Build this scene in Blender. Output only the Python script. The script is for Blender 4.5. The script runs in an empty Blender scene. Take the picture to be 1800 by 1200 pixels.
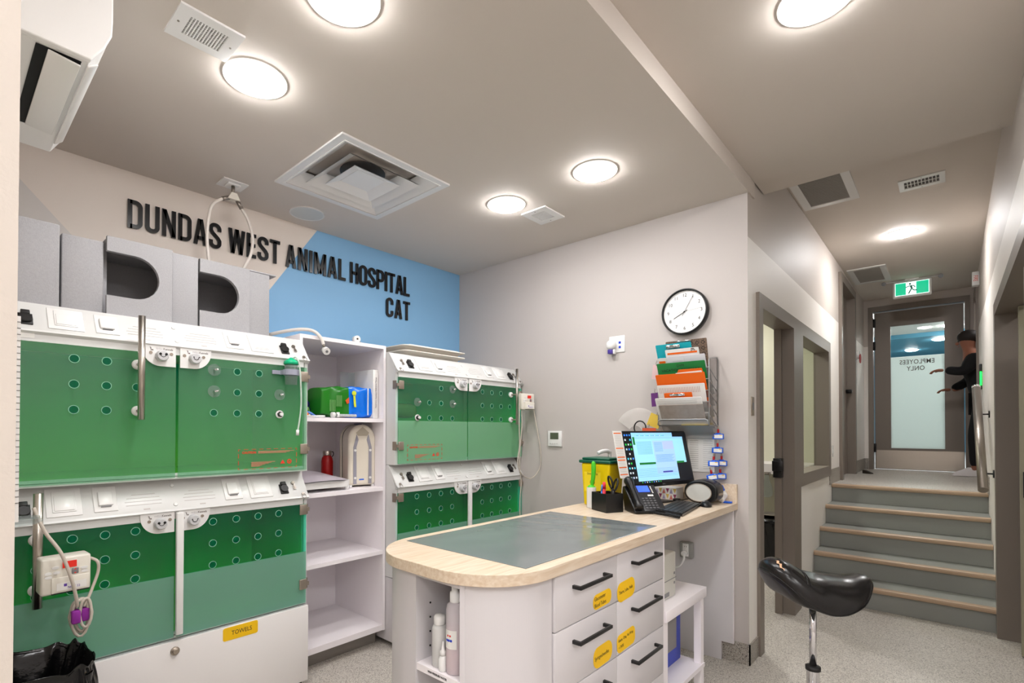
import bpy, bmesh, math, random
from mathutils import Vector, Matrix
C = bpy.context.scene.collection
R = math.radians
PI = math.pi
random.seed(7)

# ---------------------------------------------------------------- camera, world, exposure
cam_d = bpy.data.cameras.new('camera')
cam = bpy.data.objects.new('camera', cam_d); C.objects.link(cam)
cam_d.sensor_width = 36.0
cam_d.lens = 894.976 / 1800 * 36
cam_d.shift_x = (900 - 850.19) / 1800
cam_d.shift_y = (743.94 - 600) / 1800
cam_d.clip_start = 0.02
_yaw, _pit, _rol = 0.7424251, 0.01137341, -0.00196783
_f = Vector((math.cos(_yaw)*math.cos(_pit), math.sin(_yaw)*math.cos(_pit), math.sin(_pit)))
_r = _f.cross(Vector((0, 0, 1))).normalized(); _d = _f.cross(_r)
_r2 = math.cos(_rol)*_r + math.sin(_rol)*_d; _d2 = -math.sin(_rol)*_r + math.cos(_rol)*_d
_m = Matrix((( _r2.x, -_d2.x, -_f.x, 0), (_r2.y, -_d2.y, -_f.y, 0), (_r2.z, -_d2.z, -_f.z, 1.42), (0, 0, 0, 1)))
cam.matrix_world = _m
bpy.context.scene.camera = cam

vs = bpy.context.scene.view_settings
vs.view_transform = 'Standard'; vs.look = 'None'; vs.gamma = 1.0; vs.use_curve_mapping = False
vs.exposure = 0.48
w = bpy.data.worlds.new('world'); bpy.context.scene.world = w; w.use_nodes = True
w.node_tree.nodes['Background'].inputs[0].default_value = (1, .97, .94, 1)
w.node_tree.nodes['Background'].inputs[1].default_value = 0.3
LAMP = 76.0          # radiance of the round ceiling lights
LAMPC = (1.0, .985, .985)

# ---------------------------------------------------------------- materials
def srgb(r, g, b):
    return tuple(((c/255)/12.92 if c/255 <= .04045 else ((c/255+.055)/1.055)**2.4) for c in (r, g, b))
MC = {}
def mat(name, col=(200, 200, 200), rough=.5, metal=0., bump=0., bscale=200., var=0., vscale=30., emit=0., trans=0., spec=.5, alpha=1., coat=0., ior=1.45):
    if name in MC: return MC[name]
    m = bpy.data.materials.new(name); m.use_nodes = True; MC[name] = m
    nt = m.node_tree; b = nt.nodes['Principled BSDF']
    c = srgb(*col) + (1,)
    b.inputs['Base Color'].default_value = c
    b.inputs['Roughness'].default_value = rough
    b.inputs['Metallic'].default_value = metal
    b.inputs['Specular IOR Level'].default_value = spec
    b.inputs['IOR'].default_value = ior
    b.inputs['Transmission Weight'].default_value = trans
    b.inputs['Alpha'].default_value = alpha
    b.inputs['Coat Weight'].default_value = coat
    if emit:
        b.inputs['Emission Color'].default_value = c; b.inputs['Emission Strength'].default_value = emit
    if bump or var:
        tc = nt.nodes.new('ShaderNodeTexCoord')
        n = nt.nodes.new('ShaderNodeTexNoise'); n.inputs['Scale'].default_value = bscale if bump else vscale
        n.inputs['Detail'].default_value = 3
        nt.links.new(tc.outputs['Object'], n.inputs['Vector'])
        if bump:
            bp = nt.nodes.new('ShaderNodeBump'); bp.inputs['Strength'].default_value = bump; bp.inputs['Distance'].default_value = .002
            nt.links.new(n.outputs['Fac'], bp.inputs['Height']); nt.links.new(bp.outputs['Normal'], b.inputs['Normal'])
        if var:
            n2 = nt.nodes.new('ShaderNodeTexNoise'); n2.inputs['Scale'].default_value = vscale; n2.inputs['Detail'].default_value = 4
            nt.links.new(tc.outputs['Object'], n2.inputs['Vector'])
            r = nt.nodes.new('ShaderNodeMapRange'); r.inputs[1].default_value = .3; r.inputs[2].default_value = .7
            r.inputs[3].default_value = 1-var; r.inputs[4].default_value = 1+var
            nt.links.new(n2.outputs['Fac'], r.inputs[0])
            mx = nt.nodes.new('ShaderNodeVectorMath'); mx.operation = 'SCALE'; mx.inputs[0].default_value = c[:3]
            nt.links.new(r.outputs[0], mx.inputs['Scale']); nt.links.new(mx.outputs[0], b.inputs['Base Color'])
    return m

def nodes(name):
    m = bpy.data.materials.new(name); m.use_nodes = True; MC[name] = m
    nt = m.node_tree
    return m, nt, nt.nodes['Principled BSDF'], nt.nodes['Material Output']
def N(nt, t, **k):
    n = nt.nodes.new(t)
    for a, v in k.items():
        if a.startswith('i'): n.inputs[int(a[1:])].default_value = v
        else: setattr(n, a, v)
    return n
def L(nt, a, b): nt.links.new(a, b)
def math_(nt, op, a, b=None):
    n = nt.nodes.new('ShaderNodeMath'); n.operation = op
    for i, v in enumerate((a, b)):
        if v is None: continue
        if isinstance(v, (int, float)): n.inputs[i].default_value = v
        else: nt.links.new(v, n.inputs[i])
    return n.outputs[0]

def floor_material(name, a, b, c, scale):
    m, nt, bs, out = nodes(name)
    tc = N(nt, 'ShaderNodeTexCoord')
    v = N(nt, 'ShaderNodeTexVoronoi'); v.inputs['Scale'].default_value = scale
    L(nt, tc.outputs['Object'], v.inputs['Vector'])
    rp = N(nt, 'ShaderNodeValToRGB'); rp.color_ramp.interpolation = 'CONSTANT'
    e = rp.color_ramp.elements
    e[0].position = 0; e[0].color = srgb(*a) + (1,)
    e[1].position = .42; e[1].color = srgb(*b) + (1,)
    x = e.new(.76); x.color = srgb(*c) + (1,)
    L(nt, v.outputs['Color'], rp.inputs[0]); L(nt, rp.outputs[0], bs.inputs['Base Color'])
    bs.inputs['Roughness'].default_value = .42
    return m
M_floor = floor_material('speckled_vinyl', (180, 173, 164), (206, 200, 191), (134, 127, 120), 230)
M_cove = floor_material('speckled_vinyl_cove', (150, 143, 134), (172, 166, 157), (98, 93, 88), 230)

def wood_material():
    m, nt, bs, out = nodes('pale_wood_laminate')
    tc = N(nt, 'ShaderNodeTexCoord'); mp = N(nt, 'ShaderNodeMapping')
    mp.inputs['Scale'].default_value = (2.2, 26, 26)
    L(nt, tc.outputs['Object'], mp.inputs[0])
    n = N(nt, 'ShaderNodeTexNoise'); n.inputs['Scale'].default_value = 3.2; n.inputs['Detail'].default_value = 6; n.inputs['Distortion'].default_value = .35
    L(nt, mp.outputs[0], n.inputs['Vector'])
    rp = N(nt, 'ShaderNodeValToRGB'); e = rp.color_ramp.elements
    e[0].position = .3; e[0].color = srgb(206, 182, 154) + (1,)
    e[1].position = .68; e[1].color = srgb(224, 208, 187) + (1,)
    L(nt, n.outputs['Fac'], rp.inputs[0]); L(nt, rp.outputs[0], bs.inputs['Base Color'])
    bs.inputs['Roughness'].default_value = .4
    return m
M_wood = wood_material()

def glass_material(name, tint, film_z=None, film_alpha=.5, film_col=(150, 190, 165), haze=0.0, tlw=.35, ior=1.45):
    """thin coloured pane: tinted see-through + mirror reflection, frosted film below film_z"""
    m, nt, bs, out = nodes(name)
    nt.nodes.remove(bs)
    tr = N(nt, 'ShaderNodeBsdfTransparent'); tr.inputs[0].default_value = tint + (1,)
    gl = N(nt, 'ShaderNodeBsdfGlossy'); gl.inputs['Roughness'].default_value = .02
    fr = N(nt, 'ShaderNodeFresnel'); fr.inputs[0].default_value = ior
    mx = N(nt, 'ShaderNodeMixShader')
    geo = N(nt, 'ShaderNodeNewGeometry')
    L(nt, math_(nt, 'MULTIPLY', fr.outputs[0], math_(nt, 'SUBTRACT', 1.0, geo.outputs['Backfacing'])), mx.inputs[0]); L(nt, tr.outputs[0], mx.inputs[1]); L(nt, gl.outputs[0], mx.inputs[2])
    sh = mx.outputs[0]
    if film_z is not None or haze:
        df = N(nt, 'ShaderNodeBsdfDiffuse'); df.inputs[0].default_value = srgb(*film_col) + (1,)
        tl = N(nt, 'ShaderNodeBsdfTranslucent'); tl.inputs[0].default_value = srgb(*film_col) + (1,)
        ad = N(nt, 'ShaderNodeMixShader'); ad.inputs[0].default_value = tlw
        L(nt, df.outputs[0], ad.inputs[1]); L(nt, tl.outputs[0], ad.inputs[2])
        m2 = N(nt, 'ShaderNodeMixShader')
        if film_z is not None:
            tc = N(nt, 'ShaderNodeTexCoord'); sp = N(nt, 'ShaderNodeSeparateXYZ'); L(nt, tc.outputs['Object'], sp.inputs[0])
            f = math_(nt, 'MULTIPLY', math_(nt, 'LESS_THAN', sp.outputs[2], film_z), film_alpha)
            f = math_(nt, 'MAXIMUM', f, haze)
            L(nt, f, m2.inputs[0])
        else: m2.inputs[0].default_value = haze
        L(nt, sh, m2.inputs[1]); L(nt, ad.outputs[0], m2.inputs[2]); sh = m2.outputs[0]
    L(nt, sh, out.inputs[0])
    return m
M_gup = glass_material('green_glass_upper', (.84, .99, .91), haze=.26, film_col=(132, 190, 152), ior=1.45)
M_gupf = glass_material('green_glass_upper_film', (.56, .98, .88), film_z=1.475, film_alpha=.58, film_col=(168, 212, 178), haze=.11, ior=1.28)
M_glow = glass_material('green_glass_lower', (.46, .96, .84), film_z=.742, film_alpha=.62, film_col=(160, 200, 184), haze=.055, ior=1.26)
M_clear = glass_material('clear_glass', (.93, .97, .95))
M_window = glass_material('window_glass', (.93, .96, .91))
M_frost = glass_material('frosted_film_glass', (.93, .97, .95), film_z=2.425, film_alpha=.97, film_col=(236, 246, 243), tlw=.6)

def liner_material():
    m, nt, bs, out = nodes('green_kennel_liner')
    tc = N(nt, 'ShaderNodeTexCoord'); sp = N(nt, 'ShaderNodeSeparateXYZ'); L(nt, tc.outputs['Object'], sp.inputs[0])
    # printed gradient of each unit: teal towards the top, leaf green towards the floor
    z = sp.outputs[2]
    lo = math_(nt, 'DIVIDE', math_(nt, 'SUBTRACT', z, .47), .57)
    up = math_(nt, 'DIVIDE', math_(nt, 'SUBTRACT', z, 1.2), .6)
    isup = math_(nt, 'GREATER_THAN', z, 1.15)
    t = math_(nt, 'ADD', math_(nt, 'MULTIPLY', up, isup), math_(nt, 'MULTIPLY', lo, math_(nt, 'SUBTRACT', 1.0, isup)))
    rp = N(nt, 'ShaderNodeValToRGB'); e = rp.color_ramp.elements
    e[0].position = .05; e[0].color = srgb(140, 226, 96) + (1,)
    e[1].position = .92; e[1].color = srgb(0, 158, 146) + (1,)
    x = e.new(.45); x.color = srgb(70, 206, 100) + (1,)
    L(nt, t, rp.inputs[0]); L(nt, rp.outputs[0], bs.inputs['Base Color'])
    bs.inputs['Roughness'].default_value = .25
    return m
M_liner = liner_material()

def painted_wall_a():
    m, nt, bs, out = nodes('painted_sign_wall')
    tc = N(nt, 'ShaderNodeTexCoord'); sp = N(nt, 'ShaderNodeSeparateXYZ'); L(nt, tc.outputs['Object'], sp.inputs[0])
    x, z = sp.outputs[0], sp.outputs[2]
    line = math_(nt, 'ADD', math_(nt, 'MULTIPLY', math_(nt, 'SUBTRACT', z, 2.352), .692), 1.545)
    blue = math_(nt, 'GREATER_THAN', x, line)
    line2 = math_(nt, 'SUBTRACT', .475, math_(nt, 'MULTIPLY', math_(nt, 'SUBTRACT', z, 2.46), .92))
    tri = math_(nt, 'LESS_THAN', x, line2)
    m1 = N(nt, 'ShaderNodeMix', data_type='RGBA'); m1.inputs[6].default_value = srgb(228, 217, 207) + (1,); m1.inputs[7].default_value = srgb(212, 206, 201) + (1,)
    L(nt, tri, m1.inputs[0])
    m2 = N(nt, 'ShaderNodeMix', data_type='RGBA'); m2.inputs[7].default_value = srgb(132, 182, 222) + (1,)
    L(nt, m1.outputs[2], m2.inputs[6]); L(nt, blue, m2.inputs[0])
    L(nt, m2.outputs[2], bs.inputs['Base Color']); bs.inputs['Roughness'].default_value = .55
    return m
M_wallA = painted_wall_a()
def banded(name, below, above, z0=2.597):
    m, nt, bs, out = nodes(name)
    tc = N(nt, 'ShaderNodeTexCoord'); sp = N(nt, 'ShaderNodeSeparateXYZ'); L(nt, tc.outputs['Object'], sp.inputs[0])
    mx = N(nt, 'ShaderNodeMix', data_type='RGBA'); mx.inputs[6].default_value = srgb(*below) + (1,); mx.inputs[7].default_value = srgb(*above) + (1,)
    L(nt, math_(nt, 'GREATER_THAN', sp.outputs[2], z0), mx.inputs[0]); L(nt, mx.outputs[2], bs.inputs['Base Color'])
    bs.inputs['Roughness'].default_value = .55
    return m
M_corr = banded('two_tone_corridor_paint', (242, 237, 231), (196, 187, 179))
M_wall = mat('warm_grey_wall_paint', (192, 185, 181), .6, bump=.15, bscale=350)
M_ceil = mat('ceiling_paint', (207, 198, 189), .85)
M_white = mat('white_laminate', (226, 221, 220), .35)
M_shelfw = mat('white_melamine', (246, 240, 243), .4)
M_panelw = mat('white_cabinet_front', (210, 206, 208), .38)
M_gloss = mat('white_gloss_plastic', (232, 231, 229), .25)
M_canopy = mat('white_powder_metal', (216, 216, 214), .3)
M_offw = mat('offwhite_plastic', (225, 220, 208), .35)
M_cream = mat('cream_gloss_plastic', (222, 214, 198), .18, coat=.4)
M_greyp = mat('grey_plastic', (128, 128, 130), .35)
M_black = mat('black_plastic', (17, 17, 18), .35)
M_blackm = mat('matt_black_metal', (24, 23, 23), .45)
M_frame = mat('taupe_door_paint', (126, 116, 107), .42)
M_steel = mat('brushed_steel', (190, 182, 172), .28, 1.0)
M_steeld = mat('dull_steel', (150, 142, 134), .4, 1.0)
M_hinge = mat('satin_nickel', (168, 156, 143), .38, .7)
M_chrome = mat('chrome', (225, 225, 228), .08, 1.0)
M_yellowl = mat('yellow_label_card', (246, 196, 12), .5)
M_ink = mat('dark_ink', (38, 34, 30), .7)
M_inkbl = mat('blue_ink', (40, 70, 160), .6)
M_grout = mat('shadow_gap_dark', (40, 38, 36), .9)
M_dark = mat('dark_opening', (14, 14, 14), .8)
M_paper = mat('white_paper', (232, 230, 226), .7)
M_red = mat('red_print', (226, 58, 34), .5)
M_redpaint = mat('deep_red_enamel', (168, 14, 16), .35)
M_felt = mat('light_grey_foam', (166, 165, 167), .95, bump=.6, bscale=260, var=.05, vscale=160)
M_led = mat('red_led_display', (170, 30, 18), .3, emit=.6)
M_tube = mat('beige_cable', (196, 186, 174), .45)
M_purple = mat('purple_bandage', (140, 42, 150), .8, bump=.4, bscale=500)
M_bag = mat('black_bin_bag', (9, 9, 10), .16, bump=1.0, bscale=26)
M_leather = mat('black_leather', (20, 18, 18), .25, bump=.25, bscale=60)
M_stair = mat('grey_stair_vinyl', (150, 152, 147), .5)
M_nosing = mat('tan_stair_nosing', (186, 160, 134), .4)
M_mat = mat('grey_vinyl_mat', (118, 125, 126), .14, var=.04, vscale=6)
M_green = mat('green_card', (34, 128, 62), .6)
M_orange = mat('orange_card', (240, 104, 12), .6)
M_teal = mat('teal_plastic', (26, 168, 182), .35)
M_blue = mat('blue_plastic', (30, 62, 190), .35)
M_tagblue = mat('bright_blue_plastic', (30, 96, 214), .35)
M_skyblue = mat('sky_blue_film', (10, 120, 225), .3)
M_navy = mat('navy_fabric', (24, 34, 96), .9)
M_yellow = mat('yellow_bin_plastic', (236, 205, 0), .35)
M_dgreen = mat('dark_green_lid', (10, 84, 62), .35)
M_lime = mat('lime_plastic', (76, 196, 40), .35)
M_pink = mat('pink_red_plastic', (226, 50, 66), .4)
M_acr = glass_material('clear_acrylic', (.88, .92, .92), haze=.12, film_col=(220, 225, 225))
M_translucent = mat('translucent_bottle', (222, 221, 219), .3, alpha=.8)
M_pinkliq = mat('pale_pink_liquid', (232, 196, 200), .3)
M_cloth = mat('black_fabric', (17, 17, 19), .9)
M_skin = mat('skin', (150, 98, 76), .6)
M_hair = mat('dark_hair', (30, 22, 18), .6)
M_shoe = mat('white_trainer', (225, 220, 220), .6)

# ---------------------------------------------------------------- geometry helpers
class B:
    """collects shapes; one build() = one mesh object"""
    def __init__(s): s.bm = bmesh.new(); s.mi = 0; s.T = Matrix.Identity(4)
    def _v(s, pts): return [s.bm.verts.new(s.T @ Vector(p)) for p in pts]
    def _f(s, vs, smooth=False):
        try:
            f = s.bm.faces.new(vs); f.material_index = s.mi; f.smooth = smooth; return f
        except ValueError: return None
    def box(s, x0, x1, y0, y1, z0, z1, bev=0, seg=2):
        if x0 > x1: x0, x1 = x1, x0
        if y0 > y1: y0, y1 = y1, y0
        if z0 > z1: z0, z1 = z1, z0
        t = bmesh.new()
        v = [t.verts.new(p) for p in ((x0,y0,z0),(x1,y0,z0),(x1,y1,z0),(x0,y1,z0),(x0,y0,z1),(x1,y0,z1),(x1,y1,z1),(x0,y1,z1))]
        for q in ((0,3,2,1),(4,5,6,7),(0,1,5,4),(1,2,6,5),(2,3,7,6),(3,0,4,7)): t.faces.new([v[i] for i in q])
        if bev:
            bev = min(bev, .49*min(x1-x0, y1-y0, z1-z0))
            bmesh.ops.bevel(t, geom=t.edges[:], offset=bev, segments=seg, affect='EDGES', profile=.5)
        s.merge(t, bool(bev)); return s
    def merge(s, t, smooth=False):
        mp = {}
        for v in t.verts: mp[v] = s.bm.verts.new(s.T @ v.co)
        for f in t.faces: s._f([mp[v] for v in f.verts], smooth or f.smooth)
        t.free()
    def prism(s, poly, axis, a, b, smooth=False):
        """extrude a 2D polygon along axis; poly in the other two axes, in order XYZ"""
        def P(u, v, t):
            return {'X': (t, u, v), 'Y': (u, t, v), 'Z': (u, v, t)}[axis]
        n = len(poly)
        A = s._v([P(u, v, a) for u, v in poly]); Bv = s._v([P(u, v, b) for u, v in poly])
        s._f(A[::-1]); s._f(Bv)
        for i in range(n): s._f([A[i], A[(i+1) % n], Bv[(i+1) % n], Bv[i]], smooth)
        return s
    def ring(s, outer, inner, axis, a, b):
        """frame: two same-count loops extruded"""
        def P(u, v, t): return {'X': (t, u, v), 'Y': (u, t, v), 'Z': (u, v, t)}[axis]
        n = len(outer)
        lo = [s._v([P(u, v, t) for u, v in lp]) for lp, t in ((outer, a), (inner, a), (outer, b), (inner, b))]
        for i in range(n):
            j = (i+1) % n
            s._f([lo[0][i], lo[0][j], lo[1][j], lo[1][i]]); s._f([lo[2][i], lo[3][i], lo[3][j], lo[2][j]])
            s._f([lo[0][j], lo[0][i], lo[2][i], lo[2][j]]); s._f([lo[1][i], lo[1][j], lo[3][j], lo[3][i]])
        return s
    def cyl(s, p0, p1, r0, r1=None, n=24, smooth=True, cap=True):
        if r1 is None: r1 = r0
        p0, p1 = Vector(p0), Vector(p1); d = (p1-p0).normalized()
        u = d.orthogonal().normalized(); v = d.cross(u)
        A = s._v([p0+(u*math.cos(2*PI*i/n)+v*math.sin(2*PI*i/n))*r0 for i in range(n)])
        Bv = s._v([p1+(u*math.cos(2*PI*i/n)+v*math.sin(2*PI*i/n))*r1 for i in range(n)])
        for i in range(n): s._f([A[i], A[(i+1) % n], Bv[(i+1) % n], Bv[i]], smooth)
        if cap: s._f(A[::-1]); s._f(Bv)
        return s
    def tube(s, pts, r, n=8, closed=False, cap=True):
        pts = [Vector(p) for p in pts]; m = len(pts); rings = []
        u = None
        for i, p in enumerate(pts):
            if closed: d = pts[(i+1) % m]-pts[i-1]
            else: d = pts[min(i+1, m-1)]-pts[max(i-1, 0)]
            d.normalize()
            if u is None: u = d.orthogonal().normalized()
            else:
                u = u-d*u.dot(d)
                u = u.normalized() if u.length > 1e-6 else d.orthogonal().normalized()
            v = d.cross(u); rr = r[i] if isinstance(r, (list, tuple)) else r
            rings.append(s._v([p+(u*math.cos(2*PI*k/n)+v*math.sin(2*PI*k/n))*rr for k in range(n)]))
        for i in range(m if closed else m-1):
            a, b = rings[i], rings[(i+1) % m]
            for k in range(n): s._f([a[k], a[(k+1) % n], b[(k+1) % n], b[k]], True)
        if not closed and cap: s._f(rings[0][::-1]); s._f(rings[-1])
        return s
    def lathe(s, prof, c=(0, 0, 0), n=32, axis='Z'):
        """prof: (radius, height) list"""
        c = Vector(c); rings = []
        for r, h in prof:
            ring = []
            for i in range(n):
                a = 2*PI*i/n; x, y = r*math.cos(a), r*math.sin(a)
                ring.append({'Z': (x, y, h), 'X': (h, x, y), 'Y': (y, h, x)}[axis])
            rings.append(s._v([c+Vector(q) for q in ring]))
        for i in range(len(rings)-1):
            for k in range(n): s._f([rings[i][k], rings[i][(k+1) % n], rings[i+1][(k+1) % n], rings[i+1][k]], True)
        s._f(rings[0][::-1]); s._f(rings[-1]); return s
    def ell(s, c, rx, ry, rz, n=20, m=12):
        c = Vector(c); rings = []
        for j in range(1, m):
            t = PI*j/m
            rings.append(s._v([c+Vector((rx*math.sin(t)*math.cos(2*PI*i/n), ry*math.sin(t)*math.sin(2*PI*i/n), rz*math.cos(t))) for i in range(n)]))
        top, bot = s._v([c+Vector((0, 0, rz))])[0], s._v([c-Vector((0, 0, rz))])[0]
        for k in range(n):
            s._f([top, rings[0][k], rings[0][(k+1) % n]], True); s._f([bot, rings[-1][(k+1) % n], rings[-1][k]], True)
        for j in range(len(rings)-1):
            for k in range(n): s._f([rings[j][k], rings[j+1][k], rings[j+1][(k+1) % n], rings[j][(k+1) % n]], True)
        return s
    def grid(s, fn, nu, nv, closeu=False, smooth=True):
        V = [s._v([fn(i/(nu if closeu else nu-1), j/(nv-1)) for i in range(nu)]) for j in range(nv)]
        for j in range(nv-1):
            for i in range(nu if closeu else nu-1):
                s._f([V[j][i], V[j][(i+1) % nu], V[j+1][(i+1) % nu], V[j+1][i]], smooth)
        return V
    def build(s, name, m, parent=None, label=None):
        bmesh.ops.recalc_face_normals(s.bm, faces=s.bm.faces[:])
        me = bpy.data.meshes.new(name); s.bm.to_mesh(me); s.bm.free()
        for x in (m if isinstance(m, (list, tuple)) else [m]): me.materials.append(x)
        o = bpy.data.objects.new(name, me); C.objects.link(o)
        if parent is not None: attach(o, parent)
        if label: o['label'] = label
        return o
WM = {}
def wm(o): return WM.get(o.name, Matrix.Identity(4))
def attach(o, parent):
    o.parent = parent; o.matrix_parent_inverse = wm(parent).inverted()
def tag(o, label, cat, group=None):
    o['label'] = label; o['category'] = cat
    if group: o['group'] = group
    return o
def thing(name, label, cat, loc=(0, 0, 0), group=None):
    o = bpy.data.objects.new(name, None); C.objects.link(o); o.location = loc; o.empty_display_size = .05
    WM[o.name] = Matrix.Translation(Vector(loc))
    return tag(o, label, cat, group)
def struct(name, b, m):
    o = b.build(name, m); o['kind'] = 'structure'; return o
def kids(o): return [c for c in bpy.data.objects if c.parent == o]
def dup(root, delta, label=None, group=None):
    """copy of a thing with copies of its parts and sub-parts, moved by delta"""
    r = root.copy(); C.objects.link(r); r.location = root.location + Vector(delta)
    if label: r['label'] = label
    if group: r['group'] = group
    for ch in kids(root):
        c = ch.copy(); C.objects.link(c); c.parent = r
        for g in kids(ch):
            d = g.copy(); C.objects.link(d); d.parent = c
    return r
def bx(*a, bev=0): return B().box(*a, bev=bev)
def rrect(x0, x1, y0, y1, r, n=6, corners=(1, 1, 1, 1)):
    pts = []
    for k, (cx, cy, a0) in enumerate(((x1-r, y1-r, 0), (x0+r, y1-r, 90), (x0+r, y0+r, 180), (x1-r, y0+r, 270))):
        if corners[k]:
            for i in range(n+1):
                a = R(a0+90*i/n); pts.append((cx+r*math.cos(a), cy+r*math.sin(a)))
        else: pts.append(((x1, y1), (x0, y1), (x0, y0), (x1, y0))[k])
    return pts
def circ(cx, cy, r, n=24): return [(cx+r*math.cos(2*PI*i/n), cy+r*math.sin(2*PI*i/n)) for i in range(n)]
def frame_m(o, ux, uy):
    """matrix: local x -> ux, local y -> uy, local z -> normal"""
    ux = Vector(ux).normalized(); uy = Vector(uy).normalized(); n = ux.cross(uy).normalized(); uy = n.cross(ux)
    return Matrix(((ux.x, uy.x, n.x, o[0]), (ux.y, uy.y, n.y, o[1]), (ux.z, uy.z, n.z, o[2]), (0, 0, 0, 1)))
def text(b, s, T, size, depth=.0006, sx=1., bold=0., align='CENTER', spacing=1.):
    cu = bpy.data.curves.new('t', 'FONT'); cu.body = s; cu.size = size; cu.extrude = depth; cu.offset = bold
    cu.align_x = align; cu.align_y = 'CENTER'; cu.space_character = spacing; cu.resolution_u = 3
    o = bpy.data.objects.new('t', cu)
    me = bpy.data.meshes.new_from_object(o)
    t = bmesh.new(); t.from_mesh(me)
    old = b.T; b.T = T @ Matrix.Diagonal((sx, 1, 1, 1)); b.merge(t); b.T = old
    bpy.data.objects.remove(o); bpy.data.curves.remove(cu); bpy.data.meshes.remove(me)
def catmull(pts, n=8):
    pts = [Vector(p) for p in pts]; q = [pts[0]]+pts+[pts[-1]]; out = []
    for i in range(1, len(q)-2):
        for k in range(n):
            t = k/n; a, b_, c, d = q[i-1], q[i], q[i+1], q[i+2]
            out.append(.5*((2*b_)+(c-a)*t+(2*a-5*b_+4*c-d)*t*t+(3*b_-a-3*c+d)*t**3))
    out.append(pts[-1]); return out

# ---------------------------------------------------------------- the setting
XB, YA, YC, YR = 3.36, 3.395, .904, -.24
XE = 8.98; LZ = .87                     # corridor end wall, landing height
struct('floor', bx(-2.8, 6.274, -2.5, 3.6, -.06, 0), M_floor)
b = B(); b.box(6.275, 9.1, -1.6, 1.0, .5, LZ); b.box(6.93, 9.1, 1.0, 2.4, .5, LZ); struct('floor_landing', b, M_floor)
struct('floor_back_room', bx(6.274, 6.93, 1.0, 2.6, -.06, 0), M_floor)
struct('wall_left', bx(-.08, XB+.12, YA, YA+.12, 0, 2.9), M_wallA)
struct('wall_far', bx(XB, XB+.12, YC+.105, YA, 0, 2.9), M_wall)
# corridor wall on the left with its openings
b = B(); y0, y1 = YC, YC+.105
for (xa, xb_, za, zb) in ((XB, 3.56, 0, 3.3), (3.56, 6.09, 2.26, 3.3), (4.62, 6.09, 0, .975), (4.50, 4.72, 0, 2.27), (6.09, 6.82, 0, 3.3), (6.82, 7.87, 3.12, 3.3), (7.87, XE, 0, 3.3)):
    b.box(xa, xb_, y0, y1, za, zb)
struct('wall_corridor_left', b, M_corr)
struct('wall_far_end', bx(XB-.002, XB, YC, YC+.14, 0, 2.87), M_wall)
b = B(); y0, y1 = YR-.13, YR
for (xa, xb_, za, zb) in ((2.4, 2.9, 0, 3.3), (2.9, 5.0, 2.27, 3.3), (5.0, 8.12, 0, 3.3), (8.12, 8.93, 3.1, 3.3), (8.93, 9.1, 0, 3.3)):
    b.box(xa, xb_, y0, y1, za, zb)
struct('wall_corridor_right', b, M_corr)
b = B()
for (ya, yb, za, zb) in ((YR, -.16, LZ, 3.3), (.83, YC, LZ, 3.3), (-.16, .83, 3.12, 3.3)): b.box(XE, XE+.12, ya, yb, za, zb)
struct('wall_end', b, M_corr)
struct('wall_side', bx(-.10, .077, .90, YA, 0, 2.865), mat('partition_paint', (204, 194, 184), .6, bump=.3, bscale=120))
struct('wall_rear', bx(-2.8, -2.68, -2.5, 3.6, 0, 3.0), M_wall)
struct('wall_near', bx(-2.68, 2.5, -2.5, -2.38, 0, 3.0), M_wall)
struct('wall_rear_left', bx(-2.68, -.08, YA, YA+.12, 0, 2.9), M_wall)
struct('wall_near_right', bx(2.4, 2.5, -2.38, YR-.13, 0, 3.0), M_wall)
struct('ceiling', bx(-2.8, XB+.12, .895, 3.6, 2.865, 3.3), M_ceil)
struct('ceiling_raised', bx(-2.8, 3.695, -2.5, .895, 2.965, 3.45), M_ceil)
struct('ceiling_corridor', bx(3.695, 9.1, -.5, 1.04, 3.25, 3.45), M_ceil)
# side room beyond the wide opening on the right
b = B(); b.box(2.5, 5.6, -2.2, -2.1, 0, 3.0); b.box(5.5, 5.6, -2.1, YR-.13, 0, 3.0); b.box(2.5, 5.6, -2.2, YR-.13, 2.75, 2.85)
struct('wall_side_room', b, mat('side_room_paint', (176, 172, 150), .6))
# room beyond door_1 and window_1
b = B(); b.box(XB+.12, 6.9, 2.5, 2.6, 0, 3.0); b.box(6.8, 6.9, 1.009, 2.5, 0, 3.0); b.box(XB+.12, 6.9, 1.009, 2.6, 2.8, 2.9)
struct('wall_back_room', b, mat('back_room_paint', (206, 204, 184), .6))
# rooms behind the landing doors
b = B(); b.box(6.92, 8.2, 2.0, 2.1, LZ, 3.3); b.box(6.92, 7.0, 1.009, 2.0, LZ, 3.3); b.box(8.1, 8.2, 1.009, 2.0, LZ, 3.3)
b.box(7.4, 7.5, -1.5, YR-.13, LZ, 3.3); b.box(7.4, 9.1, -1.6, -1.5, LZ, 3.3); b.box(9.0, 9.1, -1.5, YR-.13, LZ, 3.3); b.box(7.4, 9.1, -1.6, YR-.13, 3.2, 3.3)
struct('wall_landing_rooms', b, M_wall)
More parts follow.
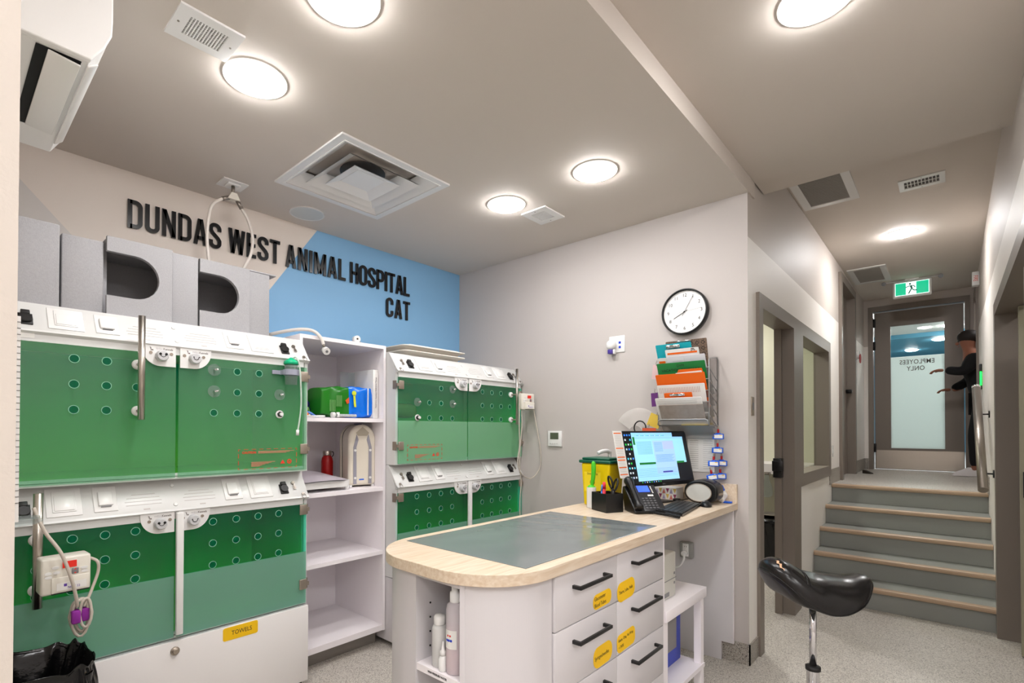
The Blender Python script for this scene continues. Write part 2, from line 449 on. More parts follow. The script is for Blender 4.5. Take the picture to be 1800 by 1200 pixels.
# room beyond the exit door
b = B(); b.box(9.1, 17.5, -1.6, -1.5, .87, 3.4); b.box(9.1, 17.5, 2.5, 2.6, .87, 3.4); b.box(9.1, 17.5, -1.6, 2.6, .77, .87)
struct('wall_front_room', b, mat('front_room_paint', (196, 200, 198), .6))
struct('ceiling_front_room', bx(9.1, 12.6, -1.6, 2.6, 3.25, 3.35), mat('front_ceiling_white', (225, 225, 222), .7))
b = B(); b.box(12.6, 17.5, -1.6, 2.6, 3.17, 3.35); b.box(17.4, 17.5, -1.6, 2.6, .87, 3.3)
struct('ceiling_front_room_blue', b, mat('front_ceiling_blue', (84, 150, 178), .6))

# coved skirting, grey speckled
def cove(name, boxes): 
    b = B()
    for q in boxes: b.box(*q)
    struct(name, b, M_cove)
cove('baseboard_far', [(XB-.008, XB, YC-.008, 2.62, 0, .125)])
cove('baseboard_corridor_left', [(XB-.008, 3.53, YC-.008, YC, 0, .125), (4.70, 6.0, YC-.008, YC, 0, .12), (6.12, 6.74, YC-.008, YC, LZ, LZ+.15), (7.96, XE, YC-.008, YC, LZ, LZ+.15)])
cove('baseboard_end', [(XE-.008, XE, .86, YC, LZ, LZ+.15), (XE-.008, XE, YR, -.19, LZ, LZ+.15)])
cove('baseboard_corridor_right', [(6.1, 8.04, YR, YR+.008, LZ, LZ+.15), (5.02, 5.1, YR, YR+.008, 0, .12)])

# ---- door_1 + window_1 : one dark frame on the corridor wall
YF = YC-.02
def tframe(b, x0, x1, z0, z1, wd, sill=False, d0=YF, d1=YC+.11):
    b.box(x0, x0+wd, d0, d1, z0, z1); b.box(x1-wd, x1, d0, d1, z0, z1); b.box(x0+wd, x1-wd, d0, d1, z1-wd, z1)
    if sill: b.box(x0+wd, x1-wd, d0, d1, z0, z0+wd)
d1 = B(); tframe(d1, 3.53, 4.72, 0, 2.29, .09)
d1.box(4.49, 4.63, YF, YC+.11, 0, 2.2)
# stop bead inside the jamb
d1.box(4.455, 4.49, YC+.06, YC+.11, 0, 2.2)
o = struct('door_1', d1, M_frame)
s_ = B(); s_.box(4.43, 4.50, YC+.055, YC+.115, 1.05, 1.2, bev=.004); s_.box(4.42, 4.45, YC+.045, YC+.12, 1.10, 1.18, bev=.004); s_.build('strike_plate', M_black, o, 'black strike plate')
lf = B(); lf.box(3.62, 3.66, 1.05, 1.90, .01, 2.19); lf.build('door_leaf', M_frame, o)
w1 = B(); tframe(w1, 4.72, 6.11, .965, 2.29, .10, True)
o = struct('window_1', w1, M_frame)
bx(4.82, 6.01, YC+.092, YC+.098, 1.065, 2.19).build('pane', M_window, o)
# ---- door_2 (upper left, closed)
d2 = B(); tframe(d2, 6.76, 7.92, LZ, 3.16, .09, d0=YC-.03)
o = struct('door_2', d2, M_frame)
bx(6.85, 7.83, YC+.06, YC+.10, LZ+.005, 3.07).build('door_leaf', M_frame, o)
h = B(); h.cyl((7.76, YC+.06, 1.90), (7.76, YC+.0, 1.90), .026); h.tube([(7.76, YC+.01, 1.90), (7.76, YC-.0, 1.90), (7.62, YC-.0, 1.895)], .011); h.build('door_handle', M_black, o, 'black lever handle')
# ---- door_3 : exit door in the end wall
d3 = B(); x0, x1 = XE-.02, XE+.125
d3.box(x0, x1, -.19, -.14, LZ, 3.145); d3.box(x0, x1, .80, .855, LZ, 3.145); d3.box(x0, x1, -.14, .80, 3.075, 3.145)
o = struct('door_3', d3, M_frame)
lf = B(); X0, X1 = XE+.03, XE+.075
lf.box(X0, X1, -.13, .055, LZ+.01, 3.06); lf.box(X0, X1, .61, .785, LZ+.01, 3.06); lf.box(X0, X1, .055, .61, 2.855, 3.06); lf.box(X0, X1, .055, .61, LZ+.01, 1.17)
leaf = lf.build('door_leaf', M_frame, o)
kp = B(); kp.box(X0-.004, X0, -.125, .775, LZ+.015, 1.14); kp.build('kick_plate', M_steel, leaf, 'brushed steel kick plate')
pn = B(); pn.box(X0+.02, X0+.026, .055, .61, 1.17, 2.855); pn.build('pane', M_frost, leaf)
T = frame_m((X0+.016, .333, 2.405), (0, 1, 0), (0, 0, 1)); T = T @ Matrix.Identity(4)
tx = B(); text(tx, 'EMPLOYEES', frame_m((X0+.016, .333, 2.345), (0, 1, 0), (0, 0, 1)), .085, sx=.78, bold=.001, spacing=1.08)
text(tx, 'ONLY', frame_m((X0+.016, .345, 2.255), (0, 1, 0), (0, 0, 1)), .085, sx=.78, bold=.001, spacing=1.08)
tx.build('lettering', mat('grey_vinyl_lettering', (120, 118, 112), .6), leaf, 'reversed grey letters reading EMPLOYEES ONLY')
for z in (2.92, 2.60, 1.17):
    q = B(); q.cyl((X0-.012, .793, z-.06), (X0-.012, .793, z+.06), .012, n=12); q.box(X0-.01, X0, .772, .80, z-.06, z+.06); q.build('hinge', M_black, leaf)
# ---- door_4 : door frame on the right of the landing
d4 = B(); y0, y1 = YR-.135, YR+.02
d4.box(8.08, 8.15, y0, y1, LZ, 3.12); d4.box(8.88, 8.95, y0, y1, LZ, 3.12); d4.box(8.15, 8.88, y0, y1, 3.05, 3.12)
struct('door_4', d4, M_frame)
# ---- door_5 : wide opening on the lower right
d5 = B(); d5.box(4.94, 5.06, YR-.15, YR+.015, 0, 2.30); d5.box(2.86, 2.94, YR-.15, YR+.015, 0, 2.30); d5.box(2.94, 4.94, YR-.15, YR+.015, 2.21, 2.30)
o = struct('door_5', d5, M_frame)
q = B(); q.box(4.62, 4.665, -1.05, -.318, .012, 2.2); q.build('door_leaf', mat('khaki_door_paint', (150, 146, 124), .5), o, 'khaki door leaf standing open')
q = B(); q.box(4.61, 4.62, -.37, -.33, 1.0, 1.16); q.build('latch', M_blackm, o)
t = thing('white_door', 'white door leaf standing open inside the wide doorway at far right', 'door', (3.55, -.27, 0))
B().box(3.50, 3.545, -1.05, -.262, .01, 2.205, bev=.004).build('leaf', M_white, t)
B().box(3.488, 3.50, -.33, -.28, 1.0, 1.15, bev=.003).build('latch_plate', M_steeld, t)

# ---------------------------------------------------------------- stairs
st = thing('staircase', 'five grey vinyl steps with tan nosings up to the landing', 'stairs', (5.6, .33, 0))
noses = [(5.03, .172), (5.31, .346), (5.60, .520), (5.89, .694), (6.24, LZ)]
for i, (x, z) in enumerate(noses):
    nx = noses[i+1][0] if i < 4 else 6.24
    bx(x+.03, 6.2745, YR+.001, YC-.001, noses[i-1][1] if i else 0.0, z-.002).build('step', M_stair, st)
    q = B(); prof = [(x+.05, z+.003), (x+.012, z+.003), (x+.002, z-.004), (x, z-.016), (x+.002, z-.03), (x+.012, z-.036), (x+.032, z-.036), (x+.032, z-.0025), (x+.05, z-.0025)]
    q.prism(prof, 'Y', YR+.002, YC-.002); q.build('nosing', M_nosing, st)
# ---------------------------------------------------------------- ceiling fittings
lamp_mat = mat('lamp_diffuser', (255, 255, 255), .5); lamp_mat.node_tree.nodes['Principled BSDF'].inputs['Emission Color'].default_value = LAMPC + (1,)
lamp_mat.node_tree.nodes['Principled BSDF'].inputs['Emission Strength'].default_value = LAMP
M_trim = mat('lamp_trim_white', (240, 238, 234), .5, emit=.35)
lamp_bright = lamp_mat.copy(); lamp_bright.name = 'lamp_diffuser_bright'
lamp_bright.node_tree.nodes['Principled BSDF'].inputs['Emission Strength'].default_value = LAMP*2.0
def lamp(x, y, z, label, lm=None):
    t = thing('ceiling_light', label, 'ceiling light', (x, y, z), 'round recessed ceiling lights')
    q = B(); q.ring(circ(x, y, .122, 40), circ(x, y, .100, 40), 'Z', z-.004, z); q.build('trim_ring', M_trim, t)
    q = B(); q.lathe([(.1005, -.003), (.1005, -.008), (.096, -.015), (.082, -.021), (.055, -.026), (.02, -.028), (.004, -.028)], (x, y, z), 40); q.build('diffuser', lm or lamp_mat, t)
    return t
lamp(.90, 2.11, 2.865, 'round ceiling light beside the oblong ceiling grille')
lamp(.925, 1.49, 2.865, 'round ceiling light cut by the top edge of the photo, left one')
lamp(2.50, 2.10, 2.865, 'round ceiling light beside the small square vent')
lamp(2.51, 1.46, 2.865, 'round ceiling light above the clock wall, nearer the step in the ceiling')
lamp(2.14, .347, 2.965, 'round ceiling light in the raised ceiling part, cut by the top edge')
lamp(6.11, .33, 3.25, 'round ceiling light in the corridor ceiling before the exit sign', lamp_bright)
for i, (x, y, z) in enumerate(((-.68, 2.11, 2.865), (-.68, 1.49, 2.865), (.53, .347, 2.965), (-1.08, .347, 2.965), (.53, -1.2, 2.965), (-1.08, -1.2, 2.965))):
    lamp(x, y, z, 'added unseen round fill light behind the camera, outside the view')  # extra lamps out of view, added to brighten the front surfaces
lamp(4.2, -1.2, 2.75, 'round ceiling light in the side room on the right')
lamp(8.5, -.9, 3.2, 'round ceiling light in the room behind the landing doorway')
lamp(6.3, 2.1, 2.80, 'added unseen round light over the counter, brightening the back room')  # unseen lamp added to brighten the back room
lamp(4.9, 1.8, 2.80, 'added unseen round light brightening the room behind the window', lamp_bright)  # unseen stronger lamp added so the window view is not dark
for i, (x, y, lb) in enumerate(((13.1, .15, 'round light seen through the exit door glass, nearer one'), (14.5, .62, 'round light seen through the exit door glass, largest oval'), (12.0, .0, 'round light in the white ceiling beyond the exit door'), (10.2, .33, 'added unseen round light just beyond the exit door, lighting its frosted glass'), (10.4, -.7, 'second added unseen light for the exit door glass, near the right wall'))):
    lamp(x, y, 3.17 if x > 12.6 else 3.25, lb, lamp_bright)  # the two lamps nearest the exit door are added to light its glass
fill_panel_mat = mat('fill_panel_emitter', (255, 255, 255), .5, emit=11.0)
for i, (x, y, z) in enumerate(((-1.6, -1.2, 2.965), (-1.6, .2, 2.965), (.6, -1.6, 2.965), (-1.6, 2.2, 2.865))):  # unseen panels added behind the camera as frontal fill light
    t = thing('added_fill_panel', 'added unseen fill light panel behind the camera', 'ceiling light', (x, y, z), 'added fill light panels behind the camera')
    B().ring([(x-.6, y-.3), (x+.6, y-.3), (x+.6, y+.3), (x-.6, y+.3)], [(x-.58, y-.28), (x+.58, y-.28), (x+.58, y+.28), (x-.58, y+.28)], 'Z', z-.012, z).build('frame', M_gloss, t)
    B().box(x-.58, x+.58, y-.28, y+.28, z-.008, z-.002).build('diffuser', fill_panel_mat, t)

def oblong_grille(x0, x1, y0, y1, z, ix, iy, label, nx, ny, cell=True):
    t = thing('ceiling_vent', label, 'vent', ((x0+x1)/2, (y0+y1)/2, z))
    q = B(); q.ring([(x0, y0), (x1, y0), (x1, y1), (x0, y1)], [(x0+ix, y0+iy), (x1-ix, y0+iy), (x1-ix, y1-iy), (x0+ix, y1-iy)], 'Z', z-.008, z); q.build('frame', M_gloss, t)
    a0, a1, b0, b1 = x0+ix, x1-ix, y0+iy, y1-iy
    q = B(); q.box(a0, a1, b0, b1, z-.0008, z-.0002); q.build('backing', mat('duct_grey', (92, 88, 86), .8), t)
    q = B()
    for i in range(nx+1): x = a0+(a1-a0)*i/nx; q.box(x-.0022, x+.0022, b0, b1, z-.007, z-.001)
    for i in range(ny+1): y = b0+(b1-b0)*i/ny; q.box(a0, a1, y-.0012 if cell else y-.0022, y+.0012 if cell else y+.0022, z-.006, z-.001)
    q.build('louvre', M_gloss, t)
    q = B()
    for sx in (x0+ix*.45, x1-ix*.45): q.cyl((sx, (y0+y1)/2, z-.0095), (sx, (y0+y1)/2, z-.008), .004, n=10)
    q.build('screw', M_steeld, t)
    return t
oblong_grille(.562, .775, 1.905, 2.09, 2.865, .042, .04, 'white oblong grille with grey lattice near the wall air conditioner', 13, 9)
oblong_grille(2.675, 2.90, 1.92, 2.116, 2.865, .05, .045, 'small square vent with perforated lattice beside a ceiling light', 12, 12)
oblong_grille(4.81, 5.03, .018, .277, 3.25, .045, .03, 'small slotted vent on the right of the corridor ceiling', 2, 10, False)
def filter_grille(x0, x1, y0, y1, z, label):
    t = thing('return_grille', label, 'vent', ((x0+x1)/2, (y0+y1)/2, z))
    q = B(); k = .055; q.ring([(x0, y0), (x1, y0), (x1, y1), (x0, y1)], [(x0+k, y0+k), (x1-k, y0+k), (x1-k, y1-k), (x0+k, y1-k)], 'Z', z-.01, z); q.build('frame', M_gloss, t)
    q = B(); q.box(x0+k, x1-k, y0+k, y1-k, z-.003, z-.001)
    n = 34
    for i in range(n): x = x0+k+(x1-x0-2*k)*(i+.5)/n; q.box(x-.0022, x+.0022, y0+k, y1-k, z-.006, z-.003)
    q.build('fin_panel', mat('grille_grey', (158, 154, 148), .5), t)
filter_grille(4.25, 4.92, .515, .885, 3.25, 'large square return grille partly behind the ceiling step')
filter_grille(7.11, 7.87, .52, .872, 3.25, 'square return grille at the far end beside the exit sign')

# big square diffuser
t = thing('air_diffuser', 'large white square stepped air diffuser in the main ceiling', 'vent', (1.705, 2.53, 2.865))
cx, cy, z = 1.705, 2.53, 2.865
def sq(h): return [(cx-h, cy-h), (cx+h, cy-h), (cx+h, cy+h), (cx-h, cy+h)]
q = B(); q.ring(sq(.360), sq(.318), 'Z', z-.010, z); q.ring(sq(.322), sq(.314), 'Z', z-.013, z); q.build('frame', M_gloss, t)
def cone_ring(q, h0, z0, h1, z1, th=.003):
    for dz in (0, th):
        a = q._v([(x, y, z0+dz) for x, y in sq(h0)]); b_ = q._v([(x, y, z1+dz) for x, y in sq(h1)])
        for i in range(4): q._f([a[i], a[(i+1) % 4], b_[(i+1) % 4], b_[i]])
q = B(); cone_ring(q, .316, z-.008, .235, z+.05); q.build('outer_pan', M_gloss, t)
q = B(); cone_ring(q, .235, z-.012, .15, z+.045); q.build('middle_cone', M_gloss, t)
q = B(); cone_ring(q, .155, z-.016, .09, z+.008); q.prism(sq(.092), 'Z', z+.006, z+.009); q.build('centre_cone', M_gloss, t)
# the recess above the diffuser lies in the ceiling slab: carve it
q = B(); q.cyl((cx, cy, z+.052), (cx, cy, z+.056), .13, n=24); q.build('duct', mat('dark_duct', (104, 102, 100), .5, .6), t)
ce = bpy.data.objects['ceiling']
bpy.data.objects.remove(ce, do_unlink=True)
b = B(); h = .314
for (xa, xb_, ya, yb) in ((-2.8, cx-h, .895, 3.6), (cx+h, XB+.12, .895, 3.6), (cx-h, cx+h, .895, cy-h), (cx-h, cx+h, cy+h, 3.6)): b.box(xa, xb_, ya, yb, 2.865, 3.3)
b.box(cx-h, cx+h, cy-h, cy+h, 2.93, 3.3)
struct('ceiling', b, M_ceil)
# speaker
t = thing('ceiling_speaker', 'round flat pale ceiling speaker beside the square diffuser', 'speaker', (1.70, 3.17, 2.865))
B().ring(circ(1.70, 3.17, .112, 40), circ(1.70, 3.17, .104, 40), 'Z', 2.857, 2.865).build('rim', M_gloss, t)
B().prism(circ(1.70, 3.17, .104, 40), 'Z', 2.859, 2.8645).build('mesh_grille', mat('speaker_mesh', (206, 208, 206), .6, bump=.5, bscale=900), t)
# ceiling hose drop
t = thing('ceiling_hose_outlet', 'white ceiling outlet with two looping white hoses above the foam boxes', 'hose', (1.20, 3.10, 2.865))
q = B(); q.box(1.13, 1.27, 3.06, 3.18, 2.859, 2.865); q.box(1.165, 1.235, 3.085, 3.155, 2.849, 2.859, bev=.003); q.build('ceiling_plate', M_gloss, t)
B().cyl((1.20, 3.11, 2.85), (1.20, 3.11, 2.80), .011).build('stem', M_steeld, t)
q = B(); q.prism([(1.165, 2.765), (1.235, 2.765), (1.215, 2.805), (1.185, 2.805)], 'Y', 3.09, 3.13); q.build('manifold', M_offw, t)
for s_, pts in ((-1, [(1.178, 3.11, 2.775), (1.14, 3.11, 2.755), (1.085, 3.11, 2.70), (1.065, 3.11, 2.60), (1.06, 3.11, 2.48), (1.075, 3.11, 2.34), (1.08, 3.11, 2.29)]), (1, [(1.222, 3.11, 2.775), (1.25, 3.11, 2.73), (1.285, 3.11, 2.68), (1.315, 3.11, 2.58), (1.305, 3.11, 2.47), (1.26, 3.11, 2.37), (1.235, 3.11, 2.29)])):
    B().tube(catmull(pts), .0085, 10).build('hose', mat('white_hose', (222, 214, 206), .4), t)
    B().cyl(pts[0], pts[1], .012, n=14).build('coupling', M_steeld, t)

# ---------------------------------------------------------------- wall air conditioner
t = thing('air_conditioner', 'white wall mounted split air conditioner with open louvre flaps', 'air conditioner', (.077, 2.15, 2.465))
X = .078; ya, yb = 1.80, 2.51
prof = [(X, 2.49), (.11, 2.470), (.300, 2.466), (.330, 2.515), (.348, 2.56), (.350, 2.60), (.350, 2.74), (.335, 2.765), (.30, 2.775), (X, 2.775)]
q = B(); q.prism(prof, 'Y', ya+.012, yb); o = q.build('casing', M_gloss, t); md = o.modifiers.new('bevel', 'BEVEL'); md.width = .004; md.segments = 3; md.limit_method = 'ANGLE'; md.angle_limit = R(40)
q = B(); q.prism([(X, 2.488), (.11, 2.468), (.301, 2.464), (.332, 2.514), (.350, 2.56), (.352, 2.60), (.352, 2.74), (.336, 2.768), (.30, 2.778), (X, 2.778)], 'Y', ya-.010, ya+.011); o = q.build('end_cap', M_gloss, t); md = o.modifiers.new('bevel', 'BEVEL'); md.width = .004; md.segments = 3; md.limit_method = 'ANGLE'; md.angle_limit = R(40)
q = B(); q.box(.186, .285, 1.822, 2.33, 2.4655, 2.4665); q.build('air_slot', M_dark, t, 'black air outlet slot')
q = B(); q.T = Matrix.Translation((.212, 0, 2.4645)) @ Matrix.Rotation(R(7), 4, 'Y'); q.box(0, .072, 1.822, 2.325, -.006, -.0, bev=.002); q.build('flap', M_gloss, t)
q = B(); q.T = Matrix.Translation((.296, 0, 2.458)) @ Matrix.Rotation(R(-38), 4, 'Y'); q.box(0, .030, 1.815, 2.40, -.006, .0, bev=.002); q.build('flap', M_gloss, t)
q = B(); q.box(.10, .104, ya-.0105, ya-.0095, 2.50, 2.775); q.build('cap_seam', M_greyp, t)
q = B(); q.box(.343, .3465, 1.93, 1.945, 2.58, 2.62); q.build('clip', M_greyp, t)

# ---------------------------------------------------------------- raised wall letters
def arc(cx, cy, rx, ry, a0, a1, n=7): return [(cx+rx*math.cos(R(a0+(a1-a0)*i/n)), cy+ry*math.sin(R(a0+(a1-a0)*i/n))) for i in range(n+1)]
TK = .138
def glyph(ch):
    h = TK/2; W = .455; a, z = h, 1-h; r = W-h; m = .5
    rr = .15
    G = {
     'I': ([[(h, 0), (h, 1)]], TK),
     'L': ([[(h, 1), (h, h), (.38, h)]], .38),
     'T': ([[(0, z), (W-.02, z)], [((W-.02)/2, z), ((W-.02)/2, 0)]], W-.02),
     'H': ([[(h, 0), (h, 1)], [(r, 0), (r, 1)], [(h, m), (r, m)]], W),
     'E': ([[(.38, z), (h, z), (h, h), (.38, h)], [(h, .52), (.35, .52)]], .38),
     'N': ([[(h, 0), (h, 1)], [(r, 0), (r, 1)], [(h+.01, .97), (r-.01, .03)]], W),
     'A': ([[(h*.9, 0), (.235-.02, 1)], [(.47-h*.9, 0), (.235+.02, 1)], [(.12, .26), (.35, .26)]], .47),
     'M': ([[(h, 0), (h, 1)], [(.60-h, 0), (.60-h, 1)], [(h+.01, .97), (.30, .06)], [(.60-h-.01, .97), (.30, .06)]], .60),
     'W': ([[(h, 1), (.17, .0)], [(.17, .0), (.33, 1)], [(.33, 1), (.49, 0)], [(.49, 0), (.66-h, 1)]], .66),
     'U': ([[(h, 1)] + arc(h+rr, h+rr, rr, rr, 180, 270) + arc(r-rr, h+rr, rr, rr, 270, 360) + [(r, 1)]], W),
     'D': ([[(h, 0), (h, 1)], [(h, z)] + arc(r-rr, z-rr, rr, rr, 90, 0) + arc(r-rr, h+rr, rr, rr, 0, -90) + [(h, h)]], W),
     'P': ([[(h, 0), (h, 1)], [(h, z)] + arc(r-.14, z-.14, .14, .14, 90, 0) + arc(r-.14, .46+.14, .14, .14, 0, -90) + [(h, .46)]], W),
     'O': ([arc(r-rr, z-rr, rr, rr, 0, 90) + arc(h+rr, z-rr, rr, rr, 90, 180) + arc(h+rr, h+rr, rr, rr, 180, 270) + arc(r-rr, h+rr, rr, rr, 270, 360) + [(r, z-rr)]], W),
     'C': ([[(r, .66)] + arc(r-rr, z-rr, rr, rr, 0, 90) + arc(h+rr, z-rr, rr, rr, 90, 180) + arc(h+rr, h+rr, rr, rr, 180, 270) + arc(r-rr, h+rr, rr, rr, 270, 360) + [(r, .34)]], W),
     'S': ([[(r, .70)] + arc(r-rr, z-rr, rr, rr, 0, 90) + arc(h+rr, z-rr, rr, rr, 90, 180) + [(h, .70), (h+.06, .60), (r-.06, .42), (r, .32)] + arc(r-rr, h+rr, rr, rr, 0, -90)[0:] + arc(h+rr, h+rr, rr, rr, 270, 180) + [(h, .32)]], W),
    }
    return G[ch]
def stroke(b, pts, t, sc, ox, oz, y0, y1):
    """ribbon with mitred joints in the XZ plane"""
    p = [Vector((x*sc, z*sc)) for x, z in pts]
    q = [p[0]]
    for v in p[1:]:
        if (v-q[-1]).length > 1e-5: q.append(v)
    p = q; h = t*sc/2; Lf, Rt = [], []
    closed = (p[0]-p[-1]).length < 1e-4
    if closed: p = p[:-1]
    n = len(p)
    for i in range(n):
        a = p[i]-p[i-1] if (i or closed) else p[1]-p[0]
        c = (p[(i+1) % n]-p[i]) if (i < n-1 or closed) else p[i]-p[i-1]
        a = a.normalized(); c = c.normalized(); d = (a+c)
        d = d.normalized() if d.length > .3 else a
        nn = Vector((-d.y, d.x)); k = h/max(.6, nn.dot(Vector((-a.y, a.x))))
        Lf.append(p[i]+nn*k); Rt.append(p[i]-nn*k)
    def V(v, y): return (ox+v.x, y, oz+v.y)
    A = [b._v([V(v, y) for v in s]) for s, y in ((Lf, y0), (Rt, y0), (Lf, y1), (Rt, y1))]
    for i in range(n if closed else n-1):
        j = (i+1) % n
        b._f([A[0][i], A[0][j], A[1][j], A[1][i]]); b._f([A[2][i], A[3][i], A[3][j], A[2][j]])
        b._f([A[0][j], A[0][i], A[2][i], A[2][j]]); b._f([A[1][i], A[1][j], A[3][j], A[3][i]])
    if not closed:
        for i in (0, n-1): b._f([A[0][i], A[1][i], A[3][i], A[2][i]])
M_letter = mat('black_acrylic_letter', (20, 20, 22), .22, coat=.2)
def word(s, x0, x1, z0, hgt, line):
    ws = [glyph(c)[1] for c in s]; sc = hgt
    gap = ((x1-x0)/sc-sum(ws))/(len(s)-1) if len(s) > 1 else 0
    x = x0; seen = {}
    ords = {1: 'first', 2: 'second', 3: 'third'}
    for i, c in enumerate(s):
        b = B()
        for st_ in glyph(c)[0]: stroke(b, st_, TK, sc, x, z0, YA-.015, YA-.002)
        # keep the strokes inside the cap height
        for v in b.bm.verts: v.co.z = min(max(v.co.z, z0), z0+hgt)
        seen[c] = seen.get(c, 0)+1
        nth = (ords[seen[c]]+' ') if s.count(c) > 1 else ''
        tag(b.build('wall_letter', M_letter), 'raised black %sletter %s of the word %s on the sign wall' % (nth, c, s), 'letter', 'raised letters of the wall sign')
        x += (ws[i]+gap)*sc
k = 1.0044
word('DUNDAS', .740, 1.236, 2.547, .158, 1)
word('WEST', 1.279, 1.617, 2.545, .158, 1)
word('ANIMAL', 1.660, 2.132, 2.543, .158, 1)
word('HOSPITAL', 2.172, 2.752, 2.543, .158, 1)
word('CAT', 2.510, 2.757, 2.338, .158, 2)

# ---------------------------------------------------------------- kennels
KY = 2.64                                # plane of the glass doors
def kennel_unit(side, x0, x1, z0, zg0, zg1, ztop, upper, gm, label, suction, no_left=False):
    """one glass-fronted cage bank: body, liner, slanted console, two doors"""
    xm = (x0+x1)/2
    t = thing('animal_kennel', label, 'kennel', (xm, 3.0, z0), 'glass fronted animal kennels')
    b = B(); yb = 3.33
    b.box(x0, x0+.018, KY+.012, yb, z0, zg1+.0); b.box(x1-.018, x1, KY+.012, yb, z0, zg1)
    b.box(x0, x1, yb-.015, yb, z0, ztop); b.box(x0+.018, x1-.018, KY+.012, yb-.015, z0, z0+.012)
    b.prism([(KY+.012, zg1), (yb, zg1), (yb, ztop), (KY+.085, ztop)], 'X', x0, x1)
    b.build('body', M_canopy, t)
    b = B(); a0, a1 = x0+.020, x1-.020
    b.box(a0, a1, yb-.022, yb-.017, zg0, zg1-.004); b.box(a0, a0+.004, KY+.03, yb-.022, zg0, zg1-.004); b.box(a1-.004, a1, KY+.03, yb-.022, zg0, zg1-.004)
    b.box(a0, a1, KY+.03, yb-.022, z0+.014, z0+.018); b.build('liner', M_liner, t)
    # slanted console above the doors
    A = Vector((0, KY-.012, zg1)); Bt = Vector((0, KY+.085, ztop)); up = (Bt-A)
    sl = up.length; T = frame_m((xm, A.y, A.z), (1, 0, 0), up)
    c = B(); c.T = T; hw = (x1-x0)/2
    c.box(-hw, hw, 0, sl, -.012, 0, bev=.002); c.box(-hw, hw, -.004, .006, -.02, .002)
    con = c.build('console', M_canopy, t)
    for s in (-1, 1):
        cx = .40*s; c = B(); c.T = T; c.box(cx-.058, cx+.058, .022, sl-.018, 0, .004, bev=.002); c.box(cx-.038, cx+.038, .040, sl-.034, .004, .007, bev=.002); c.box(cx-.032, cx+.032, .046, sl-.055, .007, .0095, bev=.002); c.build('switch_plate', M_gloss, con)
        cx = .262*s; c = B(); c.T = T; c.box(cx-.042, cx+.042, .026, sl-.022, 0, .004, bev=.002); c.box(cx-.026, cx+.026, .052, sl-.05, .004, .013, bev=.004); c.build('thermostat', M_gloss, con)
        c = B(); c.T = T; c.box(cx-.018, cx+.018, .047, .0495, .004, .0105)
        c.build('thermostat_slot', M_greyp, con)
        cx = .525*s; c = B(); c.T = T; c.box(cx-.022, cx+.022, .03, .088, 0, .006, bev=.002); c.cyl((cx, .058, .004), (cx, .058, .017), .023, .020); c.box(cx-.014, cx+.014, .078, .098, .002, .018, bev=.003); c.build('power_socket', M_blackm, con, 'black capped power socket')
        cx = .585*s; c = B(); c.T = T; c.cyl((cx, .092, 0), (cx, .092, .008), .010); c.box(cx-.003, cx+.003, .06, .092, .008, .011); c.box(cx-.006, cx+.008, .052, .07, .006, .009); c.build('key', M_steeld, con)
        cx = .625*s; c = B(); c.T = T; c.cyl((cx, .02, 0), (cx, .02, .006), .008); c.tube([(cx+.012*math.cos(a), .004+.014*math.sin(a), .006) for a in [2*PI*i/12 for i in range(12)]], .0014, 6, closed=True); c.build('key_ring', M_steeld, con)
        cx = .115*s; c = B(); c.T = T
        for i, wd in enumerate((.075, .078, .07, .05)): c.box(cx-wd, cx+wd*.8, .044+i*.017, .0455+i*.017, 0, .0012)
        c.box(cx-.012, cx+.012, .018, .024, 0, .0012)
        c.build('printed_lines', mat('pale_grey_print', (196, 190, 186), .6), con)
    for v in (.03, sl-.04):
        c = B(); c.T = T; c.cyl((0, v, 0), (0, v, .004), .009, .007, n=16); c.build('stud', M_gloss, con)
    B().box(x0+.014, x1-.03, KY-.003, KY+.03, zg1-.040, zg1-.003).build('top_rail', M_canopy, t)
    B().box(x0+.02, x1-.02, KY+.014, KY+.026, zg0+.001, zg0+.014).build('bottom_rail', M_gloss, t)
    for s in (-1, 1):
        e = x0+.012 if s < 0 else x1-.012
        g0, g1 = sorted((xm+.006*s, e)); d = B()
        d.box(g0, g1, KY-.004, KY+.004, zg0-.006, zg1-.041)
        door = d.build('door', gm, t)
        # ring of each air hole
        for i in range(4):
            for j in range(3):
                x = xm+s*(.159+.109*i); z = (1.705 if upper else .970)-.104*j
                if (side, upper, s, i, j) in suction: continue
                q = B(); q.ring(circ(x, z, .0178, 20), circ(x, z, .0158, 20), 'Y', KY-.0055, KY-.0035); q.mi = 1; q.prism(circ(x, z, .0158, 20), 'Y', KY-.0050, KY-.0042); q.build('air_hole', [mat('glass_edge_pale', (150, 205, 180), .3), mat('deep_green_hole', (0, 104, 72), .6, alpha=.45, spec=.1)], door)
        # latch plate: square corner to the middle, round corner outside
        pw, ph = .134, .094; zt = zg1-.004
        poly = [(0, 0), (0, -ph)] + [(pw*.45+pw*.55*math.sin(a), -ph*.15-ph*.85*math.cos(a)) for a in [PI/2*i/10 for i in range(11)]] + [(pw, 0)]
        q = B(); q.prism([(xm+s*(.009+u), zt+v) for u, v in poly], 'Y', KY-.010, KY-.005); q.build('latch_plate', M_gloss, door)
        kx, kz = xm+s*.068, zg1-.052
        q = B(); q.lathe([(.024, 0), (.026, -.006), (.0245, -.028), (.021, -.032)], (kx, KY-.010, kz), 10, 'Y'); q.build('latch_knob', mat('pale_grey_knob', (200, 200, 202), .35), door)
        q = B(); q.tube([(kx+.0105*math.cos(R(a)), KY-.0425, kz+.004+.0105*math.sin(R(a))) for a in range(170, 371, 20)], .0013, 6)
        rr = .0055 if s == -1 else .0024
        if side == 'R': rr = .0055 if s == 1 else .0024
